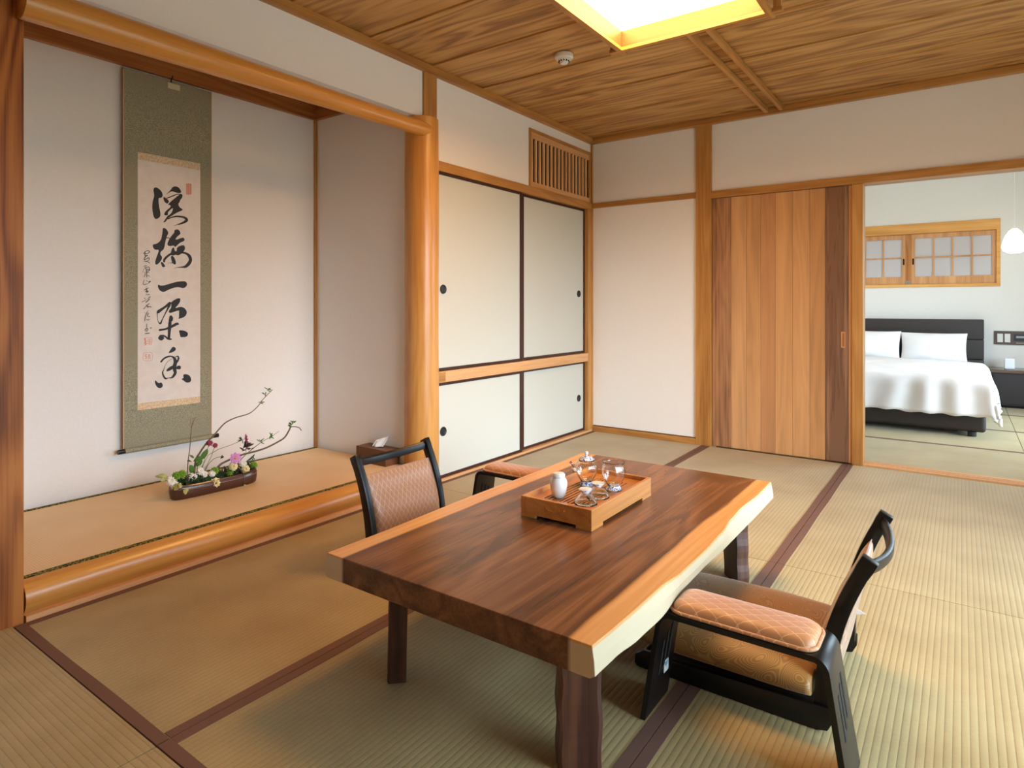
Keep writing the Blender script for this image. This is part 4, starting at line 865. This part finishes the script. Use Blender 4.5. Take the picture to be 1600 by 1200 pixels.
MB().tube([(-.032, -.020, .048), (-.040, -.024, .062), (-.044, -.027, .073), (-.048, -.030, .080)], [.009, .006, .0045, .004], 12).build('spout', 'glass', P0, smooth=True)
C0 = E('glass_pitcher', (1.546, -2.712, TZ), 'open glass serving jug with blue and white base, right on the tray', 'pitcher')
MB().lathe([(0, 0), (.027, 0), (.0275, .003), (.0235, .008), (.021, .014), (0, .0145)]).build('base', 'bluewhite', C0, smooth='auto')
o_ = [(.0, .0150), (.020, .0150), (.028, .026), (.037, .044), (.0405, .062), (.037, .078), (.033, .085), (.036, .093), (.0375, .096)]
i_ = [(max(0, r_ - w_), z + (.0015 if k < 2 else 0)) for k, (r_, z) in enumerate(o_)][::-1]
MB().lathe(o_ + i_, flute=.035, nf=7).build('glass_body', 'glass', C0, smooth=True)
def cup(loc, label):
    r = E('glass_cup', loc, label, 'cup', 'upturned glass tea cups')
    o_ = [(.037, .0), (.0378, .0012), (.0345, .008), (.027, .019), (.018, .029), (.014, .034), (0, .0345)]
    i_ = [(.0355, .0), (.0325, .008), (.025, .018), (.016, .0275), (.012, .0315), (0, .032)]
    MB().lathe(i_[::-1] + o_, flute=.03, nf=9).build('glass_bowl', 'glass', r, smooth=True)
    MB().lathe([(0, .0348), (.0135, .0348), (.0145, .038), (.0215, .0435), (.0225, .0450), (.020, .0456), (.0, .0436)]).build('foot', ['bluewhite'], r, smooth='auto')
    MB().lathe([(0, .0440), (.0195, .0460), (.0195, .0464), (0, .0444)]).build('foot_disc', 'ceramic', r, smooth='auto')
    return r
cup((1.541, -2.900, TZ), 'upturned fluted glass cup nearest the camera on the tray')
cup((1.541, -2.815, TZ), 'upturned fluted glass cup between the near cup and the glass jug')

# ================================================================ TISSUE BOX
TX = E('tissue_box', (-.272, -2.117, .1255), 'brown wooden tissue box in the right corner of the alcove', 'tissue box')
m = MB().box(-.124, .124, -.052, .052, 0, .090, .0015); m.build('box', 'boxwood', TX)
m = MB(); m.lathe([(0, .0902), (.034, .0902), (.034, .0908), (0, .0908)]).xf(Matrix.Diagonal((1.5, .6, 1, 1))); m.build('slot', 'gap', TX)
m = MB()
for q in range(2):
    G = []
    for a in range(9):
        u = a / 8; row = []
        for b_ in range(7):
            v = b_ / 6; x = -.03 + .05 * u + .020 * v + (.014 if q else 0) * (1 - v); y = -.017 + .034 * u * (1 + .5 * v) + .016 * v + .006 * sin(u * 9 + q * 2) * (1 - v * .4); z = .0905 + (.058 if q == 0 else .046) * v * (.65 + .35 * u)
            row.append(m.bm.verts.new((x, y, z)))
        G.append(row)
    for a in range(8):
        for b_ in range(6): m.bm.faces.new((G[a][b_], G[a + 1][b_], G[a + 1][b_ + 1], G[a][b_ + 1]))
o = m.build('tissue', 'tissue', TX, smooth=True); md = o.modifiers.new('sol', 'SOLIDIFY'); md.thickness = .0008

# ================================================================ FLOWER ARRANGEMENT
VA = E('flower_vase', (-.505, -2.972, .1255), 'long brown boat-shaped vase on the alcove mat', 'vase', rz=radians(-3))
m = MB(); rings = []
for (k, z, q) in ((.80, .0, 0), (.93, .007, 0), (1.0, .027, 0), (1.0, .044, 0), (.94, .057, 0), (.84, .064, 0), (.72, .062, 0), (.66, .052, 0), (.64, .036, 0)):
    ring = []
    for i in range(56):
        a = 2 * pi * i / 56; hw = .052 * k; hl = .216 - (1 - k) * .060
        c, s = cos(a), sin(a); ring.append((hw * (abs(c) ** .75) * (1 if c > 0 else -1), hl * (abs(s) ** .62) * (1 if s > 0 else -1), z + .010 * abs(s) ** 4 * (1 if z > .02 else 0)))
    rings.append(ring)
m.loft(rings).build('bowl', 'vase', VA, smooth='auto')
rg = [(.0525 * (abs(cos(a)) ** .75) * (1 if cos(a) > 0 else -1), .2165 * (abs(sin(a)) ** .62) * (1 if sin(a) > 0 else -1), .045 + .010 * abs(sin(a)) ** 4) for a in [2 * pi * i / 80 for i in range(81)]]
MB().tube(rg, .0011, 6, cap=False).build('glaze_line', 'vaserim', VA, smooth=True)
FX = -.515
def leafmesh(m, base, d, up, length, width, bend=.2, fold=.25, n=7):
    d = Vector(d).normalized(); up = Vector(up); up = (up - d * up.dot(d)).normalized(); sd = d.cross(up); rows = []
    for k in range(n + 1):
        t = k / n; w = width * sin(pi * min(1, t * .93 + .04)) ** .8 / 2 if k < n else .0004
        c = Vector(base) + d * length * t + up * (-bend * length * t * t)
        rows.append([m.bm.verts.new(c - sd * w + up * fold * w), m.bm.verts.new(c), m.bm.verts.new(c + sd * w + up * fold * w)])
    for a, b_ in zip(rows, rows[1:]):
        for j in range(2): m.bm.faces.new((a[j], a[j + 1], b_[j + 1], b_[j]))
def thick(o, t=.0007):
    md = o.modifiers.new('sol', 'SOLIDIFY'); md.thickness = t; return o
rnd = random.Random(3)
def rv(): return Vector((rnd.uniform(-1, 1), rnd.uniform(-1, 1), rnd.uniform(-.4, 1))).normalized()
def branch(name, pts, r0, r1, mat, label, leaves=(), cat='branch', side=(), lw=(.022, .006), group=None, x0=FX, x1=FX):
    n = len(pts); P3 = [(x0 + (x1 - x0) * k / (n - 1), a, b_) for k, (a, b_) in enumerate(pts)]
    # densify
    Q = []
    for k in range(n - 1):
        p0, p1, p2, p3 = [Vector(P3[max(0, min(n - 1, q))]) for q in (k - 1, k, k + 1, k + 2)]
        for s in range(4):
            t = s / 4; Q.append(.5 * (2 * p1 + (p2 - p0) * t + (2 * p0 - 5 * p1 + 4 * p2 - p3) * t * t + (3 * p1 - p0 - 3 * p2 + p3) * t ** 3))
    Q.append(Vector(P3[-1]))
    root = E(name, P3[0], label, cat, group)
    L_ = Vector(P3[0]); m = MB(); m.tube([q - L_ for q in Q], [(r0 + (r1 - r0) * k / (len(Q) - 1)) * 1.25 for k in range(len(Q))], 8)
    for s in side: m.tube([Vector((x1, a, b_)) - L_ for a, b_ in s], r1 * .8, 6)
    m.build('stem', mat, root, smooth=True)
    for (y, z, cnt, L1, W1, mt) in leaves:
        m = MB()
        for q in range(cnt): leafmesh(m, Vector((x1, y, z)) - L_ + rv() * .005, rv(), (1, .2, .5), L1 * rnd.uniform(.7, 1.2), W1)
        thick(m.build('leaves', mt, root, smooth=True))
    return root
branch('curved_branch', [(-3.077, .175), (-3.064, .286), (-3.043, .323), (-3.01, .364), (-2.978, .391), (-2.95, .418), (-2.911, .45), (-2.853, .468), (-2.782, .478), (-2.733, .508), (-2.695, .548), (-2.644, .588)], .0042, .0013, 'twig',
       'tallest bare branch arching up to the right from the vase', [(-2.69, .565, 5, .02, .007, 'leaf'), (-2.675, .59, 5, .018, .006, 'leaf'), (-2.71, .525, 4, .014, .006, 'leaf')])
branch('curved_branch', [(-2.985, .175), (-2.95, .236), (-2.9, .256), (-2.83, .270), (-2.745, .274), (-2.683, .281), (-2.618, .298), (-2.572, .316), (-2.545, .347), (-2.531, .372)], .0045, .0032, 'twig',
       'thick low branch sweeping right from the vase with a leafy cut end', [(-2.525, .374, 9, .022, .008, 'leaf'), (-2.512, .39, 4, .02, .006, 'leaf')], side=[[(-2.531, .370), (-2.50, .366), (-2.475, .356), (-2.462, .338)]])
branch('upright_twig', [(-3.11, .175), (-3.10, .298), (-3.092, .358), (-3.084, .45), (-3.066, .499)], .0022, .0009, 'twig', 'thin upright reddish twig at the left of the vase', [(-3.079, .288, 2, .042, .02, 'leaf')], side=[[(-3.084, .45), (-3.089, .492)], [(-3.082, .455), (-3.076, .500)]], cat='twig')
branch('leafy_twig', [(-2.90, .18), (-2.818, .255), (-2.758, .292), (-2.708, .317), (-2.651, .336), (-2.605, .357)], .002, .0007, 'twig', 'fine leafy twig between the two long branches', [(-2.72, .318, 5, .026, .006, 'leaf'), (-2.655, .336, 7, .024, .008, 'leaf'), (-2.76, .292, 3, .014, .004, 'leaf')], cat='twig')
branch('thin_stem', [(-3.03, .175), (-3.01, .243), (-2.978, .276), (-2.945, .283), (-2.922, .276)], .0014, .0008, 'stem', 'thin bent green stem arching in front of the branches', [(-2.925, .276, 4, .022, .006, 'darkleaf')], cat='stem')
branch('broad_leaf_spray', [(-3.066, .175), (-3.058, .24), (-3.05, .28)], .0018, .001, 'stem', 'broad green leaves standing left of the tall branch', [], cat='leaf spray')
_r = [q for q in bpy.data.objects if q.name == 'broad_leaf_spray'][0]
for (y, z, dy, dz, L1, W1, mt) in ((-3.046, .288, .034, .048, .062, .030, 'leaf'), (-3.062, .262, .022, .034, .04, .026, 'leaf'), (-3.075, .305, -.026, .02, .034, .011, 'leaf'), (-3.082, .235, -.018, .044, .046, .030, 'leaf')):
    m = MB(); leafmesh(m, Vector((FX + .004, y, z)) - _r.location, (.012, dy, dz), (1, .1, .1), L1, W1, .08); thick(m.build('leaf', mt, _r, smooth=True))
def bloom(name, y, z, label, cat, petals, plen, pwid, pmat, cmat, face=(1, -.3, .35), crad=.005, layers=1, x=None, stem_to=None, cup=.15, group=None):
    x = FX if x is None else x
    r = E(name, (x, y, z), label, cat, group); f = Vector(face).normalized(); a_ = f.orthogonal().normalized(); b2 = f.cross(a_)
    if layers == 1:
        for k in range(petals):
            a = 2 * pi * k / petals; d = a_ * cos(a) + b2 * sin(a); m = MB()
            leafmesh(m, d * crad * .6, d + f * cup, f, plen, pwid, .12, .12, 5); thick(m.build('petal', pmat, r, smooth=True), .0005)
    else:
        m = MB()
        for l in range(layers):
            for k in range(petals):
                a = 2 * pi * (k + .5 * (l % 2)) / petals + rnd.uniform(-.1, .1); d = a_ * cos(a) + b2 * sin(a); u = l / layers
                leafmesh(m, d * crad * (1 - u) * .6 + f * .002 * l, d * (1 - u * .75) + f * (cup + u * .9), f, plen * (1 - u * .35), pwid, .15, .25, 4)
        thick(m.build('petals', pmat, r, smooth=True), .0005)
    if cmat:
        m = MB(); bmesh.ops.create_uvsphere(m.bm, u_segments=14, v_segments=8, radius=crad); m.xf(Matrix.Translation(f * .002)).build('centre', cmat, r, smooth=True)
    if stem_to:
        q = [Vector((0, 0, 0)) - f * .003] + [Vector(s) - r.location for s in stem_to]; MB().tube(q, .0012, 6).build('stem', 'stem', r, smooth=True)
    return r
bloom('cosmos_flower', -2.876, .268, 'pink cosmos with orange centre facing forward above the vase', 'flower', 8, .027, .017, 'pink', 'yellow', (1, -.45, .2), .006, x=FX + .03, stem_to=[(FX + .01, -2.88, .25), (FX, -2.91, .18)])
r = bloom('cosmos_flower', -2.806, .350, 'pink cosmos seen from the side at the tip of an arching stem', 'flower', 8, .026, .014, 'rosepink', None, (.25, .9, .1), .004, cup=.5, stem_to=[(FX, -2.83, .344), (FX, -2.877, .333), (FX, -2.945, .323), (FX, -3.0, .304), (FX, -3.032, .255), (FX, -3.03, .18)])
m = MB()
for q in range(8): leafmesh(m, Vector((0, -.016, -.002)), Vector((rnd.uniform(-.6, .6), -.6 + rnd.uniform(-.5, .9), rnd.uniform(-.8, .8))), (1, 0, 0), .022, .004)
thick(m.build('calyx', 'darkleaf', r, smooth=True))
for k, (y, z) in enumerate(((-3.0, .363), (-2.972, .347))):
    bloom('red_flower', y, z, ['small dark red flower cluster beside the tall branch', 'smaller dark red bud right of the red cluster'][k], 'flower', 7, .014 - .004 * k, .008, 'redfl', 'redfl', (1, -.3, .4), .006, layers=3, x=FX + .01, stem_to=[(FX, y - .012, z - .05), (FX, -3.05, .18)])
for k, (y, z, s) in enumerate(((-3.079, .214, 1.0), (-3.048, .236, .9), (-3.193, .222, 1.0), (-3.172, .200, .9), (-2.830, .230, .85), (-2.993, .214, .8), (-3.026, .216, .8))):
    lb = ['white daisy with yellow centre in the middle left of the vase', 'white flower behind the daisy below the big leaf', 'white flower hanging over the left end of the vase', 'white flower just below the leftmost one', 'white flower right of the pink cosmos near the vase rim', 'small white flower above the cream carnation', 'small white flower left of the cream carnation'][k]
    bloom('white_flower', y, z, lb, 'flower', 11, .019 * s, .009, 'petal', 'yellow' if k == 0 else 'cream', (1, -.35 + rnd.uniform(-.3, .3), .35 + rnd.uniform(-.2, .3)), .0045, layers=2, x=FX + rnd.uniform(.0, .03), stem_to=[(FX, y * .85 - 2.97 * .15, .18)], group='white flowers of the arrangement')
for k, (y, z, s, xo) in enumerate(((-2.990, .170, 1.15, .046), (-2.884, .226, 1.0, .02), (-2.816, .196, .95, .02))):
    bloom('cream_carnation', y, z, ['large cream carnation drooping over the front rim of the vase', 'yellow-cream carnation below the pink cosmos', 'pale cream carnation near the right end of the vase'][k], 'flower', 9, .021 * s, .015, 'cream', None, (1, -.35, .2), .007, layers=5, x=FX + xo, stem_to=[(FX, y, .20), (FX, y, .18)], group='cream carnations')
for k, (y, z) in enumerate(((-3.136, .240), (-3.162, .238), (-2.975, .222), (-2.897, .200), (-2.764, .206))):
    bloom('green_pompon', y, z, ['green pompon chrysanthemum at the left, larger right one of two', 'green pompon chrysanthemum at the far left of the two', 'green pompon chrysanthemum above the cream carnation', 'green pompon chrysanthemum amid the dark fern', 'green pompon chrysanthemum at the right end of the vase'][k], 'flower', 10, .017, .008, 'pompon', 'pompon', (1, -.3, .6), .008, layers=5, x=FX + .012, stem_to=[(FX, y * .9 - 2.97 * .1, .18)], group='green pompon chrysanthemums')
def spray(name, y, z, cnt, L1, W1, mt, label, cat='leaves', x=FX, spread=(.03, .01), bias=(0, 0, 0)):
    r = E(name, (x, y, z), label, cat); m = MB()
    m.tube([(0, 0, -.02 if z > .2 else .012), (0, 0, .004)], .0012, 6)
    for q in range(cnt):
        d = rv() + Vector(bias); leafmesh(m, Vector((rnd.uniform(-.01, .01), rnd.uniform(-spread[0], spread[0]), rnd.uniform(-spread[1], spread[1]))), d, (1, 0, .6), L1 * rnd.uniform(.7, 1.2), W1)
    thick(m.build('foliage', mt, r, smooth=True)); return r
spray('foliage_cluster', -3.09, .195, 70, .034, .012, 'darkleaf', 'dark green foliage filling the left half of the vase', spread=(.06, .014))
spray('foliage_cluster', -3.03, .193, 40, .028, .010, 'leaf', 'mid green foliage in the middle of the vase', spread=(.05, .012))
spray('fern_sprig', -2.925, .192, 60, .04, .007, 'darkleaf', 'dark fern leaves right of the cream carnation', spread=(.04, .010))
spray('foliage_cluster', -2.83, .195, 45, .028, .009, 'darkleaf', 'dark foliage at the right end of the vase', spread=(.05, .012))
spray('maple_leaf_spray', -2.800, .300, 14, .036, .010, 'maple', 'dark purple pointed leaves beside the side-facing cosmos', spread=(.014, .012), bias=(0, .5, 0))
fr = E('fern_frond', (FX, -2.84, .195), 'dark feathery frond pointing right over the vase', 'leaves'); m = MB(); m.tube([(0, 0, 0), (0, .05, .035), (.0, .085, .052)], .001, 6)
for k in range(9):
    for s in (-1, 1): leafmesh(m, (0, .02 + .0075 * k, .015 + .0045 * k), (.2, .55, s * .9), (1, 0, 0), .018, .0055)
thick(m.build('frond', 'darkleaf', fr, smooth=True))
for k, (y, z, b_) in enumerate(((-3.141, .180, (.6, -.1, -.8)), (-3.200, .238, (.2, -1.3, .1)), (-3.156, .205, (.5, -.6, -.5)))):
    spray('variegated_leaf', y, z, 3, .045, .020, 'variegated', ['cream-edged leaf hanging over the vase rim at the left', 'cream-edged leaf pointing left from the end of the vase', 'cream-edged leaf below the leftmost white flowers'][k], 'leaf', x=FX + (.035 if k != 1 else 0), spread=(.004, .004), bias=tuple(q * 1.6 for q in b_))
hb = E('drooping_bud', (FX + .05, -2.853, .196), 'pale drooping bud on a thin stem hanging in front of the vase', 'bud')
MB().tube([(0, 0, 0), (.012, 0, -.006), (.018, 0, -.03), (.018, 0, -.060), (.018, .003, -.064)], .0009, 6).build('stem', 'stem', hb, smooth=True)
m = MB(); bmesh.ops.create_uvsphere(m.bm, u_segments=10, v_segments=8, radius=1); m.xf(Matrix.Translation((.018, .004, -.0655)) @ Matrix.Diagonal((.0045, .0055, .0045, 1))).build('bud', 'bud', hb, smooth=True)
# ================================================================ BEDROOM
BW = bpy.data.objects.new('window_1', None); COL.objects.link(BW); BW.location = (1.9, BD, 1.25); ST(BW, 'wide low window with paper lattice screens in a cypress frame'); BW.empty_display_size = .1
fx0, fx1 = .95 - 1.9, 2.850 - 1.9; H = .725
MB().box(fx0, fx1, -.012, .03, H - .115, H, .002).build('frame', 'bedwin', BW)
MB().box(fx0, fx1, -.012, .03, 0, .036, .002).build('frame', 'bedwin', BW)
MB().box(fx1 - .036, fx1, -.012, .03, .036, H - .115, .002).build('frame', 'bedwin', BW)
MB().box(fx0, fx0 + .036, -.012, .03, .036, H - .115, .002).build('frame', 'bedwin', BW)
MB().box(fx0 - .02, fx1 + .02, .045, .06, -.02, H + .02).build('light_block_board', 'bedwall', BW)  # added behind the screens to shut out sky light
def shoji(x0, x1, y, cols):
    r = bpy.data.objects.new('screen', None); COL.objects.link(r); r.parent = BW; r.empty_display_size = .05
    z0, z1 = .038, H - .117
    m = MB().box(x0, x0 + .034, y - .01, y + .01, z0, z1, .001).box(x1 - .034, x1, y - .01, y + .01, z0, z1, .001).box(x0 + .034, x1 - .034, y - .01, y + .01, z1 - .05, z1, .001).box(x0 + .034, x1 - .034, y - .01, y + .01, z0, z0 + .085, .001)
    m.build('sash', 'kumi', r)
    a, b_ = x0 + .034, x1 - .034; zz = (z0 + .085, z1 - .05); m = MB(); zm = (zz[0] + zz[1]) / 2
    for k in range(1, cols): c = a + (b_ - a) * k / cols; m.box(c - .008, c + .008, y - .006, y + .004, zz[0], zz[1])
    m.box(a, b_, y - .0062, y + .003, zm - .007, zm + .007).build('lattice', 'kumi', r)
    MB().box(a, b_, y + .005, y + .006, *zz).build('paper', 'frost', r)
    return r
s1 = shoji(2.045 - 1.9, fx1 - .037, .022, 4); s2 = shoji(.99 - 1.9, 1.985 - 1.9, .022, 5)
MB().box(1.985 - 1.9, 2.045 - 1.9, .012, .03, .038, H - .117).build('stile', 'cedarZ', BW)
MB().box(2.053 - 1.9, 2.068 - 1.9, .0085, .0119, .26, .33).build('pull', 'black', s1)
MB().box(1.962 - 1.9, 1.977 - 1.9, .0085, .0119, .26, .33).build('pull', 'black', s2)
MB().box(1.985 - 1.9, 2.030 - 1.9, .006, .0118, .038, .075, .001).build('latch', 'steel', BW)

BED = E('bed', (1.72, 2.6, .002), 'double bed with dark leather headboard and base in the bedroom', 'bed')
# x half width .95 ; y from -1.1 (foot) to +1.2
m = MB().box(-.950, .950, -1.075, 1.03, .035, .245, .035, 4); m.build('base', 'leather', BED, smooth='auto')
for sx in (-1, 0, 1):
    for sy in (-1.04, .9): MB().cyl((sx * .86, sy, .0175), .03, .035, 'Z', 20).build('foot', 'black_plastic', BED, smooth='auto')
m = MB()
for k in range(4): m.box(-.985, .985, 1.07, 1.19, .04 + k * .2135, .04 + (k + 1) * .2135 - .002, .012, 3)
m.build('headboard', 'leather', BED, smooth='auto')
MB().box(-.91, .91, -1.03, 1.05, .246, .40, .03, 4).build('mattress', 'linen', BED, smooth='auto')
# duvet: draped grid following the mattress edge
m = MB(); nx_, ny_ = 90, 80; G = []
for a in range(nx_ + 1):
    row = []
    for b_ in range(ny_ + 1):
        u = -1.25 + 2.50 * a / nx_; v = -1.43 + 2.15 * b_ / ny_     # cloth coordinates
        ex, ey = .955, -1.085
        x, y, z = u, v, .462
        ox_ = max(0, abs(u) - ex); oy_ = max(0, ey - v)
        rr = .09
        def drape(o):
            if o <= 0: return 0, 0
            ang = min(pi / 2, o / rr); 
            if ang < pi / 2: return rr * sin(ang), rr * (1 - cos(ang))
            e = o - rr * pi / 2; return rr + e * .22, rr + e * .97
        hx_, dx_ = drape(ox_); hy2, dy_ = drape(oy_)
        sg = 1 if u > 0 else -1
        if ox_ > 0: x = sg * (ex + hx_ * .6)
        if oy_ > 0: y = ey - hy2 * .6
        z -= max(dx_, dy_) + .25 * min(dx_, dy_)
        f = min(1, (max(ox_, oy_)) / .15)
        w = (.006 + .020 * f)
        t_ = (u if oy_ > ox_ else v)
        fold = sin(t_ * 26 + 2.5 * noise.noise(Vector((u * 2, v * 2, 0)))) * w * f * (.55 + .6 * noise.noise(Vector((t_ * 3, 5, 2))))
        if oy_ > ox_: y -= fold
        elif ox_ > 0: x += sg * fold
        z += .014 * noise.noise(Vector((u * 3.2, v * 3.2, 1))) + .006 * noise.noise(Vector((u * 11, v * 6, 4))) + .02 * (1 - min(1, abs(u) / ex) ** 4) * (1 - f)
        if a == nx_ or b_ == 0 or a == 0: z += .006 * sin(t_ * 40)
        row.append(m.bm.verts.new((x, y, z)))
    G.append(row)
for a in range(nx_):
    for b_ in range(ny_): m.bm.faces.new((G[a][b_], G[a + 1][b_], G[a + 1][b_ + 1], G[a][b_ + 1]))
o = m.build('duvet', 'linen', None, smooth=True); o.location = (1.72, 2.6, 0)
md = o.modifiers.new('sol', 'SOLIDIFY'); md.thickness = .025; md.offset = -1
T(o, 'rumpled white duvet draped over the bed', 'duvet')
def pillow(x, y, z, tilt, rz, label, sx=.301, sz=.178):
    m = MB(); n = 26
    for sg in (1, -1):
        G = []
        for a in range(n + 1):
            row = []
            for b_ in range(n + 1):
                u, v = sin((-1 + 2 * a / n) * pi / 2), sin((-1 + 2 * b_ / n) * pi / 2)
                p = ((1 - u * u) * (1 - v * v)) ** .55; pin = 1 - .05 * (1 - abs(u) ** 2) * abs(v) - .05 * (1 - abs(v) ** 2) * abs(u)
                wr = .012 * noise.noise(Vector((u * 2.2 + x, v * 2.2, sg))) * p
                row.append(m.bm.verts.new((u * sx * pin, sg * .085 * p + wr, v * sz * pin)))
            G.append(row)
        for a in range(n):
            for b_ in range(n): m.bm.faces.new((G[a][b_], G[a + 1][b_], G[a + 1][b_ + 1], G[a][b_ + 1]) if sg < 0 else (G[a][b_ + 1], G[a + 1][b_ + 1], G[a + 1][b_], G[a][b_]))
    bmesh.ops.remove_doubles(m.bm, verts=m.bm.verts, dist=1e-4)
    o = m.build('pillow', 'linen', None, smooth=True); o.location = (x, y, z); o.rotation_euler = (tilt, 0, rz)
    return T(o, label, 'pillow', 'white pillows on the bed')
pillow(2.264, 3.49, .585, radians(-24), radians(1), 'white pillow on the right side of the bed against the headboard')
pillow(1.664, 3.50, .590, radians(-20), radians(-2), 'white pillow on the left side of the bed, partly behind the door post')

NS = E('nightstand', (3.24, 3.655, .002), 'low dark brown bedside cabinet right of the bed', 'nightstand')
MB().box(-.475, .475, -.165, .185, .02, .352, .004).build('body', 'black_plastic', NS)
MB().box(-.462, .462, -.150, .180, .0, .0195).build('plinth', 'gap', NS)
MB().box(-.490, .490, -.180, .190, .3525, .385, .006).build('top', plain('brown laminate', (96, 74, 62), .25, coat=.3), NS)
MB().box(-.46, .46, -.171, -.1655, .04, .335, .002).build('drawer_front', plain('dark drawer front', (40, 32, 32), .5), NS)
hmd = MB(); hmd.box(-.043, .043, -.043, .043, 0, .112, .014, 4)
o = hmd.build('white_speaker_box', plain('milky acrylic', (232, 234, 240), .3, coat=.3), None, smooth='auto'); o.location = (2.913, 3.62, .3875)
o.name = 'bedside_cube'; T(o, 'small rounded white cube standing on the bedside cabinet', 'bedside cube')
CPN = E('bedside_control_panel', (3.12, BD - .001, .70), 'dark wall panel with white switches and a clock display above the nightstand', 'control panel')
MB().box(-.325, .325, -.012, .0, -.072, .072, .002).build('plate', plain('dark bronze plate', (84, 68, 62), .4), CPN)
for k in range(2): MB().box(-.298 + k * .062, -.250 + k * .062, -.0155, -.0125, -.048, .044, .002).build('switch', 'white_plastic', CPN)
MB().box(-.160, .25, -.0145, -.0125, -.030, .040, .001).build('display', 'black_plastic', CPN)
MB().box(-.140, -.075, -.0150, -.0147, .0, .022).build('clock_digits', plain('grey digits', (150, 156, 160), .5), CPN)
MB().box(-.140, .20, -.0150, -.0125, -.058, -.048).build('button_row', plain('grey print', (150, 140, 130), .5), CPN)

BL = E('bedroom_fill_lamp', (1.9, 1.9, 2.60), 'square white lamp added to brighten the bedroom, out of sight above the lintel', 'ceiling lamp')  # unseen lamp, added to brighten and warm the bedroom
MB().box(-.25, .25, -.25, .25, 0, .05, .012).build('diffuser', emis('bedroom fill light', (255, 236, 214), 12.0), BL)
MB().box(-.27, .27, -.27, .27, .0505, .079, .004).build('base', 'white_plastic', BL)
PN = E('pendant_lamp', (2.936, 3.25, 1.56), 'glowing white paper pendant lamp hanging right of the bedroom window', 'pendant lamp')
pr = [(0, 0), (.045, .0), (.088, .022), (.104, .058), (.098, .105), (.076, .165), (.046, .215), (.022, .238), (0, .240)]
MB().lathe([(r_ * 1.0, z) for r_, z in pr], seg=12, flute=.02, nf=6).build('shade', 'pendant', PN, smooth='auto')
MB().cyl((0, 0, .69), .0022, .88, 'Z', 8).build('cord', 'white_plastic', PN, smooth='auto')
MB().cyl((0, 0, 1.1035), .05, .03, 'Z', 28).build('canopy', 'white_plastic', PN, smooth='auto')
